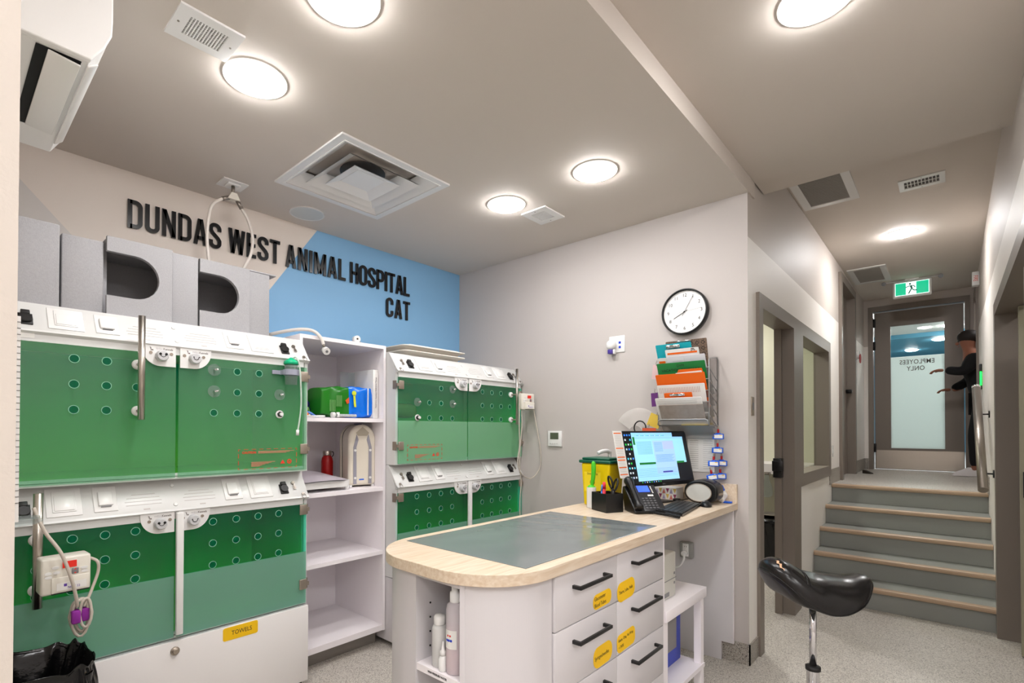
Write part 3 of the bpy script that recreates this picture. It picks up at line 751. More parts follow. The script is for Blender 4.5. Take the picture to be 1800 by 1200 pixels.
        for e2 in (-1, 1): q.cyl((kx+.0115*e2, KY-.0425, kz+.006), (kx+.0115*e2, KY-.0445, kz+.006), rr, n=12)
        q.build('smile_mark', M_blackm, door, 'black smile mark on the knob')
        for e2 in (-1, 1): q = B(); q.cyl((kx+.041*e2, KY-.010, kz+.012), (kx+.041*e2, KY-.012, kz+.012), .007, n=14); q.build('screw', M_hinge, door)
        q = B(); lx = xm+s*(.03 if s > 0 else .12)
        text(q, 'WELL', frame_m((lx+.030, KY-.0102, zt-.016), (1, 0, 0), (0, 0, 1)), .0125, sx=.95, align='LEFT', depth=.0004)
        q.build('plate_lettering', mat('silver_lettering', (186, 182, 182), .5), door)
        q = B(); text(q, 'Kennels', frame_m((lx+.060, KY-.0102, zt-.016), (1, 0, 0), (0, 0, 1)), .0135, sx=.9, align='LEFT', depth=.0004, bold=.0002)
        q.prism([(lx+.006, zt-.010), (lx+.012, zt-.012), (lx+.013, zt-.018), (lx+.011, zt-.026), (lx+.0095, zt-.017)], 'Y', KY-.0108, KY-.010)
        q.prism([(lx+.012, zt-.021), (lx+.020, zt-.020), (lx+.021, zt-.026), (lx+.014, zt-.026)], 'Y', KY-.0108, KY-.010)
        q.build('plate_logo', mat('warm_grey_lettering', (120, 112, 108), .6), door, 'small dark dog and cat mark and the word Kennels')
        for zz in ((1.708, 1.31) if upper else (.975, .565)):
            ex = x0 if s < 0 else x1
            q = B(); u0, u1 = sorted((ex-s*.010, ex-s*.052))
            q.box(u0, u1, KY-.012, KY-.004, zz-.028, zz+.028, bev=.003); 
            a0, a1 = sorted((ex-s*.012, ex+s*.004)); q.box(a0, a1, KY-.010, KY+.010, zz-.010, zz+.010)
            q.box(ex-.001 if s > 0 else ex-.0025, ex+.0025 if s > 0 else ex+.001, KY+.004, KY+.040, zz-.028, zz+.028)
            q.build('hinge', M_hinge, door)
    return t, xm
SUC = {('L', 1, 1, 0, 0): 'd', ('L', 1, 1, 0, 1): 'd', ('L', 1, 1, 3, 1): 'd', ('L', 1, 1, 3, 2): 'n', ('L', 1, 1, 3, 0): 'x',
       ('R', 1, -1, 0, 0): 'd', ('R', 1, -1, 0, 1): 'd', ('R', 1, -1, 3, 1): 'd', ('R', 1, -1, 3, 2): 'n', ('R', 1, -1, 3, 0): 'x', ('R', 1, -1, 2, 0): 'x',
       ('L', 1, -1, 3, 2): 'x', ('L', 1, -1, 3, 0): 'x', ('L', 1, -1, 3, 1): 'x'}
KL, KLR = .121, 1.431
KRL, KRR = 2.045, 3.352
units = []
for side, x0, x1, up, lab in (('L', KL, KLR, 1, 'upper green glass kennel under the grey foam boxes at left'), ('L', KL, KLR, 0, 'lower green glass kennel at left with half frosted doors above the TOWELS drawer front'), ('R', KRL, KRR, 1, 'upper green glass kennel beneath the stacked white trays, by the clock wall'), ('R', KRL, KRR, 0, 'lower green glass kennel behind the treatment counter')):
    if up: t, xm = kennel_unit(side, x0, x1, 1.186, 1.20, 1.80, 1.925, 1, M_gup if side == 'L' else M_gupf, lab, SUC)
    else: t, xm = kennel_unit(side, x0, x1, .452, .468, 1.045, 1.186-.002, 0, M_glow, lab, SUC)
    door = [c for c in kids(t) if c.name.startswith('door')]
    units.append((t, xm, door))
    for (sd, u, s, i, j), kind in SUC.items():
        if sd != side or u != up or kind == 'x': continue
        x = xm+s*(.159+.109*i); z = 1.705-.104*j; dr = door[0 if s < 0 else 1]
        if kind == 'd':
            q = B(); q.prism(circ(x, z, .029, 28), 'Y', KY-.009, KY-.005); q.build('port_disc', M_acr, dr)
            q = B(); q.cyl((x, KY-.009, z), (x, KY-.03, z), .005); q.cyl((x-.001, KY-.024, z), (x+.012, KY-.03, z+.002), .006); q.build('port_nut', M_chrome, dr)
        else:
            q = B(); q.cyl((x, KY-.005, z), (x, KY-.010, z), .021); q.cyl((x, KY-.022, z), (x, KY-.034, z), .009); q.build('port_washer', M_gloss, dr)
            q = B(); q.cyl((x, KY-.010, z), (x, KY-.022, z), .015, n=6, smooth=False); q.build('port_nut', M_blackm, dr, 'black hexagonal nut')
    if not up:   # white pull bar between the lower doors
        q = B(); q.box(xm-.004, xm+.026, KY-.030, KY-.006, .475, 1.035, bev=.004); q.build('pull_bar', M_gloss, door[1], 'long white pull bar')
    if up:       # red caution print on the outer door
        dr = door[1] if side == 'L' else door[0]; mx = (x1-.07-.31, x1-.07) if side == 'L' else (x0+.085, x0+.085+.31)
        a0, a1, c0, c1 = mx[0], mx[1], 1.213, 1.316; q = B(); y_ = (KY-.0052, KY-.0042)
        n = 8
        for i in range(n+1):
            cxx = a0+(a1-a0)*i/n; w0, w1 = max(a0, cxx-.011), min(a1, cxx+.011)
            q.box(w0, w1, *y_, c1-.0022, c1); q.box(w0, w1, *y_, c0, c0+.0022)
        for i in range(4):
            cz = c0+(c1-c0)*i/3; w0, w1 = max(c0, cz-.011), min(c1, cz+.011)
            q.box(a0, a0+.0026, *y_, w0, w1); q.box(a1-.0026, a1, *y_, w0, w1)
        q.prism([(a1-.092, c0+.022), (a1-.066, c0+.022), (a1-.079, c0+.043)], 'Y', *y_)
        q.ring(circ(a1-.042, c0+.032, .0125, 20), circ(a1-.042, c0+.032, .0075, 20), 'Y', *y_)
        q.prism([(a1-.047, c0+.027), (a1-.037, c0+.027), (a1-.042, c0+.036)], 'Y', *y_)
        text(q, 'CAUTION', frame_m((a0+.019, y_[0], c1-.018), (1, 0, 0), (0, 0, 1)), .0155, align='LEFT', bold=.0006, depth=.0004)
        q.build('caution_print', M_red, dr, 'red dashed CAUTION warning print')
        q = B()
        for i, (u, v) in enumerate(((.10, .295), (.10, .27), (.10, .25))): q.box(a0+u, a0+v, *y_, c1-.014-.0045*i, c1-.0115-.0045*i)
        for i, v in enumerate((.19, .17, .155, .135, .12, .11)): q.box(a0+.065, a0+v, *y_, c0+.034-.0042*i, c0+.0365-.0042*i)
        q.build('fine_print', mat('faded_red_print', (196, 126, 104), .6), dr)
# model sticker on the upper left kennel
q = B(); q.box(.232, .276, KY-.0052, KY-.0042, 1.772, 1.792); q.build('rating_sticker', M_paper, units[0][2][0], 'small white rating sticker')

# bases below the kennels
for (x0, x1, lab) in ((KL, KLR, 'white drawer base under the left kennels with yellow TOWELS label'), (KRL, KRR, 'white base cabinet under the right kennels, partly behind the counter')):
    t = thing('kennel_base', lab, 'cabinet', ((x0+x1)/2, 3.0, 0))
    B().box(x0, x1, KY+.008, 3.33, .035, .448).build('body', M_panelw, t)
    B().box(x0, x1, KY-.012, KY+.006, .035, .445, bev=.002).build('front_panel', mat('bright_white_front', (236, 232, 230), .35), t)
    for fx in (x0+.03, x1-.03): B().cyl((fx, KY+.03, 0), (fx, KY+.03, .035), .014, n=14).build('foot', M_blackm, t)
    if x0 == KL:
        q = B(); q.lathe([(.019, 0), (.019, -.006), (.017, -.008), (.012, -.008), (.012, -.016), (.009, -.017)], (.773, KY-.012, .402), 24, 'Y'); q.build('lock', M_hinge, t)
def card(name_t, lab, b_pts, T, lines, size, cat='label', sx=.8):
    t = thing('yellow_label', lab, cat, T.translation, 'yellow handwritten drawer labels')
    q = B(); q.T = T; q.prism(b_pts, 'Z', .0, .0012); q.build('card', M_yellowl, t)
    q = B()
    for i, (s, ox, oy) in enumerate(lines): text(q, s, T @ Matrix.Translation((ox, oy, .0013)) @ Matrix.Shear('XZ' if 0 else 'XY', 4, (0.0, 0.0)), size, sx=sx, align='LEFT', depth=.0003)
    q.build('handwriting', M_ink, t)
T = frame_m((1.067, KY-.0121, .409), (1, 0, 0), (0, 0, 1))
card('l', 'yellow label reading TOWELS on the white drawer base', rrect(-.085, .085, -.032, .032, .01), T, [('TOWELS', -.045, 0)], .030, sx=.85)
T = frame_m((.375, KY-.0121, .428-.02), (1, 0, 0), (0, 0, 1))
card('l', 'yellow label half hidden behind the black bin bag', rrect(-.085, .085, -.032, .032, .01), T, [('LINERS', -.050, 0)], .030, sx=.85)

# steel tube rails fixed to the doors, with white stand-offs
def rail(x, z0, z1, s0, s1, r, label):
    t = thing('steel_rail', label, 'rail', (x, KY-.075, z0), 'steel tube rails on the kennel doors')
    B().cyl((x, KY-.075, z0), (x, KY-.075, z1), r).build('tube', M_steel, t)
    for z in (s0, s1):
        B().cyl((x, KY-.075, z), (x, KY-.02, z), .007).build('bolt', M_steel, t)
        B().lathe([(.019, -.005), (.022, -.008), (.022, -.018), (.016, -.022)], (x, KY, z), 24, 'Y').build('stand_off', M_gloss, t)
rail(.617, 1.458, 1.905, 1.700, 1.497, .0135, 'vertical steel tube standing off the upper left kennel door')
rail(3.19, 1.458, 1.905, 1.699, 1.497, .0105, 'thin steel tube on the right kennel carrying a white pump')
rail(.285, .735, 1.172, .985, .790, .0155, 'short steel tube on the lower left kennel carrying a pump')

# infusion pumps
def pump(cx, cy, cz, wd, hg, dp, yaw, label):
    t = thing('infusion_pump', label, 'pump', (cx, cy, cz-hg/2), 'white infusion pumps')
    T = Matrix.Translation((cx, cy, cz)) @ Matrix.Rotation(yaw, 4, 'Z')
    def b_(): q = B(); q.T = T; return q
    q = b_(); q.box(-wd/2, wd/2, -dp/2, dp/2, -hg/2, hg/2, bev=.008); q.build('case', M_offw, t)
    q = b_(); q.box(-wd*.30, wd*.46, -dp/2-.006, -dp/2, -hg*.46, -hg*.04, bev=.002); door = q.build('flap', M_offw, t)
    q = b_(); q.box(-wd*.30, wd*.46, -dp/2-.006, -dp/2-.001, -hg*.49, -hg*.465); q.build('flap_edge', M_blackm, t)
    q = b_(); q.box(-wd*.08, wd*.20, -dp/2-.0025, -dp/2, hg*.20, hg*.38); q.build('display', M_led, t, 'red digit display')
    q = b_(); q.box(wd*.10, wd*.24, -dp/2-.003, -dp/2, -hg*.0, hg*.16, bev=.001); q.build('rocker_button', M_greyp, t)
    q = b_()
    for s in (-1, 1): q.prism([(wd*.17-.004, hg*.08+s*.005), (wd*.17+.004, hg*.08+s*.005), (wd*.17, hg*.08+s*.011)], 'Y', -dp/2-.0035, -dp/2-.003)
    q.build('arrow_mark', M_red, t)
    for (u, v) in ((-.36, .10), (-.20, .10), (-.36, .0), (.36, .13), (.36, .04), (-.22, .24)):
        q = b_(); q.prism([(wd*u+.011*math.cos(a), hg*v+.0055*math.sin(a)) for a in [2*PI*i/14 for i in range(14)]], 'Y', -dp/2-.0025, -dp/2); q.build('button', M_gloss, t)
    q = b_(); q.box(-wd*.2, wd*.40, -dp/2-.0072, -dp/2-.006, -hg*.40, -hg*.20); s1 = q.build('sticker', M_paper, t)
    q = b_(); q.box(-wd*.06, -wd*.0, -dp/2-.0078, -dp/2-.0072, -hg*.30, -hg*.23)
    text(q, 'NOV 22', T @ frame_m((wd*.14, -dp/2-.0074, -hg*.34), (1, 0, 0), (0, 0, 1)), .012, sx=.9, depth=.0003)
    q.build('pen_marks', mat('purple_ink', (96, 60, 160), .6), s1)
    q = b_(); q.cyl((-wd*.02, dp/2, -.02), (-wd*.02, dp/2+.016, -.02), .014); q.build('clamp', M_greyp, t)
    return t
pump(.355, KY-.135, .868, .150, .135, .085, R(3), 'white infusion pump with red digits on the lower left kennel rail')
pump(3.235, KY-.135, 1.640, .135, .130, .05, R(-8), 'white infusion pump with red digits on the right kennel rail')
# cable of the left pump, coiled and taped
t = thing('pump_cable', 'beige cable coiled in loops with purple tape hanging below the left pump', 'cable', (.40, KY-.16, .60))
y = KY-.19
B().tube(catmull([(.262, y+.02, 1.13), (.292, y, 1.04), (.335, y-.02, .96), (.365, y-.03, .86), (.382, y-.02, .78), (.388, y-.005, .745)]), .0062, 10).build('lead', M_tube, t)
B().tube(catmull([(.428, KY-.14, .915), (.452, y+.02, .90), (.455, y+.02, .86), (.435, y+.01, .80), (.420, y, .765), (.408, y, .74)]), .0055, 10).build('lead', M_tube, t)
for i, (dx, w_, h0, dy) in enumerate(((0, .030, .628, 0), (.006, .024, .640, .012), (.014, .020, .655, -.012), (.002, .034, .634, .022))):
    cx = .398+dx; pts = []
    for a in range(0, 360, 20):
        z = .735+dx*.5+(.03*math.sin(R(a)) if a < 180 else (h0-.735-.0)*-math.sin(R(a))*-1 if 0 else (.735-h0)*math.sin(R(a)))
        pts.append((cx+w_*math.cos(R(a))*(1 if a > 180 else .75), y+dy+.004*math.sin(R(a*2)), z))
    B().tube(pts, .0052, 8, closed=True).build('loop', M_tube, t)
for s_ in ((.383, -.004), (.412, .008)):
    q = B(); q.T = Matrix.Translation((s_[0], y+s_[1], .708)); q.box(-.014, .014, -.017, .017, -.025, .025, bev=.006); q.build('tape_wrap', M_purple, t, 'purple cohesive tape')
# cables of the right pump
t = thing('pump_cable', 'thin beige cables looping from the right kennel pump down the clock wall', 'cable', (3.2, 2.5, 1.0))
yy = KY-.10
B().tube(catmull([(3.300, yy-.03, 1.655), (3.325, yy-.03, 1.62), (3.335, yy-.05, 1.5), (3.34, yy-.08, 1.35), (3.345, yy-.10, 1.21), (3.335, yy-.09, 1.10), (3.27, yy-.06, 1.03), (3.17, yy-.05, 1.06), (3.12, yy-.04, 1.15), (3.155, yy-.03, 1.30), (3.15, yy-.03, 1.45), (3.155, yy-.03, 1.66), (3.175, yy-.02, 1.705), (3.195, yy-.02, 1.69)]), .0045, 8).build('lead', M_tube, t)
B().tube(catmull([(3.19, yy-.02, 1.59), (3.185, yy-.03, 1.45), (3.165, yy-.03, 1.30), (3.155, yy-.03, 1.15), (3.175, yy-.03, 1.0), (3.16, yy-.03, .85), (3.165, yy-.03, .60)]), .0042, 8).build('lead', M_tube, t)

# drinking cup with hose on the upper left kennel
t = thing('humidifier_cup', 'clear plastic cup with green lid and tube on the upper left kennel door', 'cup', (1.305, KY-.05, 1.65))
c = (1.305, KY-.048, 0)
B().lathe([(.030, 1.655), (.033, 1.72), (.034, 1.765), (.0325, 1.765), (.031, 1.72), (.0285, 1.657)], (c[0], c[1], 0), 28).build('cup', M_acr, t)
B().lathe([(.038, 1.762), (.038, 1.778), (.030, 1.784), (.014, 1.794), (.006, 1.80)], (c[0], c[1], 0), 28).build('lid', mat('mint_green_lid', (10, 176, 124), .35), t)
q = B(); q.ring(circ(c[0], c[1], .040, 28), circ(c[0], c[1], .035, 28), 'Z', 1.705, 1.735); q.box(c[0]-.042, c[0]-.034, c[1], KY-.005, 1.708, 1.732); q.box(c[0]-.085, c[0]+.0, KY-.012, KY-.005, 1.71, 1.73); q.build('bracket', mat('grey_strap', (150, 152, 168), .5), t)
B().tube(catmull([(1.312, KY-.05, 1.795), (1.322, KY-.07, 1.80), (1.332, KY-.085, 1.76), (1.338, KY-.09, 1.65), (1.340, KY-.09, 1.55), (1.332, KY-.09, 1.47), (1.322, KY-.09, 1.41)]), .0045, 8).build('tube', mat('clear_tubing', (205, 218, 208), .3, alpha=.75), t)
B().cyl((1.322, KY-.09, 1.415), (1.320, KY-.09, 1.385), .008).build('tube_tip', M_gloss, t)
# things seen through the glass of the upper right kennel
for i, (z0, z1, mt, lb) in enumerate(((1.20, 1.30, mat('green_towel', (120, 160, 90), .9), 'folded green towel at the bottom of the pile inside the upper right kennel'), (1.302, 1.39, mat('brown_towel', (150, 120, 80), .9), 'folded tan towel in the middle of the pile inside the kennel'), (1.392, 1.50, mat('olive_towel', (110, 140, 70), .9), 'folded olive towel third up inside the upper right kennel'), (1.502, 1.60, mat('rust_towel', (170, 110, 60), .9), 'folded rust towel on top of the pile inside the kennel'))):
    q = B(); q.box(2.10+i*.01, 2.40-i*.012, 2.80, 3.12, z0, z1, bev=.035, seg=4) if 0 else q.box(2.10+i*.01, 2.40-i*.012, 2.80, 3.12, z0, z1, bev=.035)
    tag(q.build('folded_towel', mt), lb, 'towel', 'towels in the upper right kennel')

# ---------------------------------------------------------------- grey foam hide boxes on the left kennels
ZB = 1.926
def foam(x0, x1, yf, z1, mode, label, seam=None):
    t = thing('foam_hide_box', label, 'pet box', ((x0+x1)/2, yf+.18, ZB), 'grey foam hide boxes')
    yb = yf+.36; th = .022
    if mode == 'plain':
        q = B(); q.box(x0, x1, yf, yf+th, ZB, z1, bev=.006); q.build('front_panel', M_felt, t)
        q = B(); q.box(x0, x0+th, yf+th, yb, ZB, z1, bev=.004); q.box(x1-th, x1, yf+th, yb, ZB, z1, bev=.004); q.box(x0+th, x1-th, yb-th, yb, ZB, z1, bev=.004); q.box(x0+th, x1-th, yf+th, yb-th, z1-th, z1, bev=.004); q.box(x0+th, x1-th, yf+th, yb-th, ZB, ZB+th, bev=.004); q.build('shell', M_felt, t)
        return t
    xs = seam
    # front panel with a D-shaped doorway open on the left side
    zo0, zo1 = ZB+.095, z1-.067; r = (zo1-zo0)/2; cxx = xs-.055-r
    pts = [(x0, ZB), (xs, ZB), (xs, z1), (x0, z1), (x0, zo1)] + [(cxx+r*math.sin(a), (zo0+zo1)/2+r*math.cos(a)) for a in [PI*i/16 for i in range(17)]] + [(x0, zo0)]
    q = B(); q.prism(pts, 'Y', yf-.012, yf+.012); q.build('front_panel', M_felt, t, 'front panel with D-shaped doorway')
    q = B(); q.box(xs+.001, x1, yf, yf+th, ZB, z1-.005, bev=.005); q.build('side_panel', M_felt, t)
    q = B(); q.box(x0, x1, yb-th, yb, ZB, z1-.005, bev=.004); q.box(x0, x1, yf+th, yb-th, z1-.005-th, z1-.005, bev=.004); q.box(x0, x1, yf+th, yb-th, ZB, ZB+th, bev=.004); q.box(x1-th, x1, yf+th, yb-th, ZB, z1-.005, bev=.004); q.box(x0+.002, x0+th, yf+.10, yb-th, ZB, z1-.005, bev=.004)
    q.build('shell', M_felt, t)
    return t
foam(.10, .370, 2.79, 2.288, 'plain', 'plain grey foam box cut by the wall edge, leftmost on the kennel')
foam(.378, .526, 2.81, 2.262, 'plain', 'plain narrow grey foam box between the wall-side box and the first D-shaped opening')
foam(.534, .915, 2.80, 2.288, 'open', 'grey foam hide box with D-shaped doorway, directly behind the steel tube', .795)
t = foam(.922, 1.285, 2.81, 2.284, 'open', 'grey foam hide box with D-shaped doorway at the right end of the row', 1.170)
q = B(); q.box(1.175, 1.325, 2.815, 3.15, 2.281, 2.290, bev=.003); q.build('lid', M_felt, t)

# ---------------------------------------------------------------- open shelving between the kennels
SY = 2.75; sx0, sx1 = 1.436, 2.040
t = thing('open_shelf_unit', 'tall open white shelf unit between the two kennel banks', 'shelf', ((sx0+sx1)/2, 3.05, 0))
B().box(sx0, sx0+.018, SY, 3.34, .102, 1.968).build('side_panel', M_shelfw, t)
B().box(sx1-.018, sx1, SY, 3.34, .102, 1.968).build('side_panel', M_shelfw, t)
B().box(sx0+.018, sx1-.018, 3.325, 3.34, .102, 1.968).build('back_panel', M_shelfw, t)
B().box(sx0+.018, sx1-.018, SY, 3.325, 1.946, 1.968).build('top_panel', M_shelfw, t)
for zt in (1.488, 1.040, .625, .140): B().box(sx0+.018, sx1-.018, SY+.001, 3.325, zt-.024 if zt > .2 else .104, zt).build('shelf_board', M_shelfw, t)
B().box(sx0+.01, sx1-.01, 2.84, 3.33, 0, .102).build('plinth', mat('grey_plinth', (148, 142, 136), .5), t)
# upper shelf contents
def sack():
    t = thing('treat_bag', 'green and blue foil bag lying on the top shelf', 'bag', (1.84, 2.93, 1.488))
    def fn(u, v, dx=0):
        a = 2*PI*u; 
        w_ = .095*(1-.10*abs(2*v-1)**3); h_ = .100*(1-.22*max(0, (1-v)*1.1-.5))*(1-.06*abs(2*v-1)**6)
        c_, s_ = math.cos(a), math.sin(a)
        c_ = math.copysign(abs(c_)**.30, c_); s_ = math.copysign(abs(s_)**.30, s_)
        wob = .003*math.sin(a*5+v*17)+.002*math.sin(a*3-v*29)
        return (1.625+.36*v, 2.93+(w_+wob)*c_-.03*v, 1.592+(h_+wob)*s_)
    q = B(); V = q.grid(lambda u, v: fn(u, v*.50), 40, 14, True); q._f(V[0]); q.build('printed_half', mat('green_foil', (28, 118, 22), .3, bump=.3, bscale=18), t, 'green printed half')
    q = B(); V = q.grid(lambda u, v: fn(u, .50+v*.50), 40, 14, True); q._f(V[-1]); q.build('blue_half', mat('blue_foil', (8, 112, 224), .25, bump=.5, bscale=22), t, 'bright blue half')
    q = B(); y_ = 2.808
    pass
    for (a0, b0, n_, s_) in ((1.67, 1.53, 7, .010), (1.715, 1.56, 7, .009)):
        for i in range(n_): q.box(a0+i*.006, a0+i*.006+.0015, y_+.008, y_+.012, b0, b0+.07)
    q.build('white_print', mat('pale_green_print', (120, 176, 104), .6), t)
    q = B(); q.T = Matrix.Translation((1.835, y_-.002, 0)); q.prism(circ(0, 1.648, .016, 20), 'Y', 0, .002); q.prism([(-.006, 1.635), (.008, 1.635), (.016, 1.56), (0, 1.56)], 'Y', 0, .002); q.build('yellow_badge', mat('yellow_green_print', (205, 214, 50), .5), t)
    q = B(); q.prism([(1.775, 1.60), (1.80, 1.62), (1.802, 1.585), (1.785, 1.578)], 'Y', y_+.002, y_+.005); q.build('orange_print', mat('orange_print', (214, 84, 34), .5), t)
    q = B(); q.box(1.93, 1.936, 2.795, 2.80, 1.51, 1.685); q.build('seal_seam', M_paper, t)
sack()
t = thing('reference_binder', 'white binder with printed spine standing at the right end of the top shelf', 'binder', (1.995, 3.0, 1.488))
B().box(1.975, 2.016, 2.80, 3.10, 1.490, 1.812, bev=.003).build('cover', M_paper, t)
q = B(); text(q, 'Veterinary Assistant Reference Manual', frame_m((1.997, 2.7992, 1.66), (0, 0, 1), (-1, 0, 0)), .0145, sx=.9, depth=.0003); q.build('spine_lettering', mat('spine_ink', (120, 100, 112), .6), t, 'vertical title Veterinary Assistant Reference Manual')
q = B(); q.box(1.85, 1.958, 2.99, 2.998, 1.49, 1.80, bev=.001); tag(q.build('plastic_sheet', M_acr), 'clear plastic folder standing behind the foil bag', 'folder')
# clutter at the left of the top shelf
def crumple(name, c, r, m, lab, cat, seed, sq_=(1, 1, .6)):
    rnd = random.Random(seed); ph = [rnd.uniform(0, 6) for _ in range(6)]
    q = B(); q.ell((0, 0, 0), 1, 1, 1, 26, 16)
    for v in q.bm.verts:
        k = 1+.16*math.sin(5*v.co.x+ph[0])*math.sin(4*v.co.y+ph[1])+.12*math.sin(7*v.co.z+ph[2]+3*v.co.x)
        v.co = Vector((v.co.x*r*sq_[0]*k, v.co.y*r*sq_[1]*k, v.co.z*r*sq_[2]*k))
    mz = min(v.co.z for v in q.bm.verts)
    for v in q.bm.verts: v.co += Vector((c[0], c[1], c[2]-mz))
    return tag(q.build(name, m), lab, cat)
crumple('harness', (1.575, 3.02, 1.489), .075, M_navy, 'navy blue harness bundled at the back left of the top shelf', 'harness', 3, (1.1, .8, .75))
crumple('paper_roll', (1.485, 2.93, 1.489), .04, M_paper, 'white paper bundle beside the left kennel on the top shelf', 'paper', 5, (.8, 1, .8))
t = thing('orange_connector', 'small orange plastic connector on the top shelf edge', 'connector', (1.50, 2.80, 1.489))
B().cyl((1.478, 2.80, 1.508), (1.512, 2.80, 1.505), .019, .013).build('body', mat('orange_plastic', (250, 120, 10), .4), t)
B().cyl((1.512, 2.80, 1.505), (1.528, 2.80, 1.501), .006).build('tip', M_gloss, t)
q = B(); q.tube(catmull([(1.50, 2.845, 1.497), (1.55, 2.86, 1.52), (1.585, 2.84, 1.497), (1.62, 2.87, 1.496)]), .007, 8); tag(q.build('blue_tubing', mat('pale_blue_plastic', (96, 140, 220), .4)), 'pale blue coil of tubing on the top shelf', 'tubing')
q = B(); q.tube(catmull([(1.47, 2.79, 1.495), (1.54, 2.775, 1.495), (1.60, 2.78, 1.496), (1.62, 2.80, 1.498), (1.58, 2.815, 1.498)]), .005, 8); tag(q.build('white_tubing', M_gloss), 'thin white tube along the front of the top shelf', 'tubing')
q = B(); q.tube(catmull([(1.555, 2.90, 1.493), (1.56, 2.90, 1.53), (1.568, 2.90, 1.55), (1.575, 2.90, 1.53), (1.585, 2.90, 1.495)]), .005, 8); tag(q.build('green_clip', mat('leaf_green_plastic', (110, 170, 70), .4)), 'small leaf green looped clip on the top shelf', 'clip')
t = thing('breathing_connector', 'white round breathing connector with clear corrugated tube on the shelf edge', 'tubing', (1.70, 2.775, 1.489))
B().cyl((1.655, 2.775, 1.506), (1.676, 2.773, 1.506), .0165).build('cap', M_gloss, t)
B().cyl((1.676, 2.773, 1.506), (1.70, 2.772, 1.506), .008).build('neck', M_greyp, t)
q = B(); q.cyl((1.698, 2.772, 1.492), (1.698, 2.772, 1.522), .010); q.build('valve', M_gloss, t)
q = B()
for i in range(16): x = 1.708+i*.0075; q.cyl((x, 2.772, 1.503), (x+.0055, 2.772, 1.503), .0095, .0085, n=16)
q.build('corrugated_tube', mat('clear_grey_tube', (205, 208, 212), .3), t)
# oxygen fittings on top
t = thing('oxygen_hose', 'thick white hose bending over the shelf top with round connector', 'hose', (1.50, 2.76, 1.93))
B().tube(catmull([(1.30, 3.10, 1.95), (1.38, 2.95, 1.985), (1.455, 2.80, 2.000), (1.51, 2.735, 1.99), (1.545, 2.715, 1.955), (1.562, 2.71, 1.915)]), .010, 10).build('tube', mat('white_rubber_hose', (226, 220, 214), .4), t)
B().cyl((1.560, 2.711, 1.92), (1.567, 2.708, 1.895), .007).build('collar', M_steeld, t)
q = B(); q.cyl((1.575, 2.715, 1.885), (1.572, 2.690, 1.873), .0215); q.build('connector', M_gloss, t)
q = B(); q.cyl((1.572, 2.690, 1.873), (1.5718, 2.688, 1.872), .008); q.build('bore', M_greyp, t)
t = thing('oxygen_connector', 'small white round connector lying on top of the shelf unit', 'connector', (1.83, 2.78, 1.968))
B().cyl((1.835, 2.80, 1.990), (1.830, 2.765, 1.990), .0215).build('cap', M_gloss, t)
B().cyl((1.830, 2.765, 1.990), (1.8298, 2.7635, 1.990), .006).build('bore', M_blackm, t)
B().cyl((1.86, 2.80, 1.979), (1.90, 2.83, 1.977), .008).build('stub', M_steeld, t)
# second shelf: bottle, dome, scale
t = thing('drink_bottle', 'dark red metal bottle with steel cap on the second shelf', 'bottle', (1.79, 3.10, 1.04))
c = (1.83, 3.12, 0)
B().lathe([(.036, 1.042), (.039, 1.046), (.039, 1.20), (.034, 1.225), (.026, 1.235), (.026, 1.24)], c, 32).build('body', M_redpaint, t)
B().lathe([(.028, 1.241), (.029, 1.245), (.029, 1.268), (.027, 1.272)], c, 32).build('cap', M_steel, t)
B().tube(catmull([(c[0]+.026, c[1], 1.262), (c[0]+.045, c[1], 1.262), (c[0]+.046, c[1], 1.24), (c[0]+.03, c[1], 1.228)]), .003, 8).build('loop', M_blackm, t)
t = thing('uv_air_purifier', 'cream dome-shaped appliance with grey stripes on the second shelf', 'appliance', (1.95, 2.93, 1.04))
T = Matrix.Translation((1.955, 2.95, 1.05)) @ Matrix.Rotation(R(-14), 4, 'Z')
def domep(wd, h): 
    r = wd; return [(-wd, 0), (wd, 0)] + [(wd*math.cos(a), h-wd*1.05+wd*1.05*math.sin(a)) for a in [PI*i/16 for i in range(17)]]
q = B(); q.T = T; q.prism(domep(.092, .40), 'Y', -.10, .045, smooth=False); o = q.build('shell', M_cream, t)
md = o.modifiers.new('bevel', 'BEVEL'); md.width = .022; md.segments = 5; md.limit_method = 'ANGLE'; md.angle_limit = R(50)
q = B(); q.T = T; q.prism(domep(.094, .403), 'Y', .048, .10); o = q.build('rear_shell', M_cream, t); md = o.modifiers.new('bevel', 'BEVEL'); md.width = .02; md.segments = 4; md.limit_method = 'ANGLE'; md.angle_limit = R(50)
q = B(); q.T = T; q.prism(domep(.089, .397), 'Y', .045, .048); q.build('seam', M_blackm, t)
for s in (-1, 1):
    q = B(); q.T = T; q.prism([(s*.040, .01), (s*.062, .01), (s*.062, .25), (s*.040, .335), (s*.028, .30), (s*.042, .25)], 'Y', -.1035, -.099); q.build('stripe', mat('lilac_grey_plastic', (150, 148, 158), .4), t)
    for zz in (.05, .23):
        q = B(); q.T = T; q.cyl((s*.051, -.103, zz), (s*.051, -.108, zz), .008, n=16); q.build('screw_cap', M_gloss, t)
q = B(); q.T = T; q.prism([(-.045, .345), (0, .385), (.045, .345), (.03, .325), (-.03, .325)], 'Y', -.101, -.097); q.build('window', mat('taupe_plastic', (176, 166, 148), .3), t)
q = B(); q.T = T; q.box(-.022, .010, -.1015, -.0995, .035, .043); q.build('maker_badge', M_tagblue, t)
q = B(); q.T = T; q.box(-.02, .02, -.03, .01, .400, .4045); q.build('button', M_navy, t)
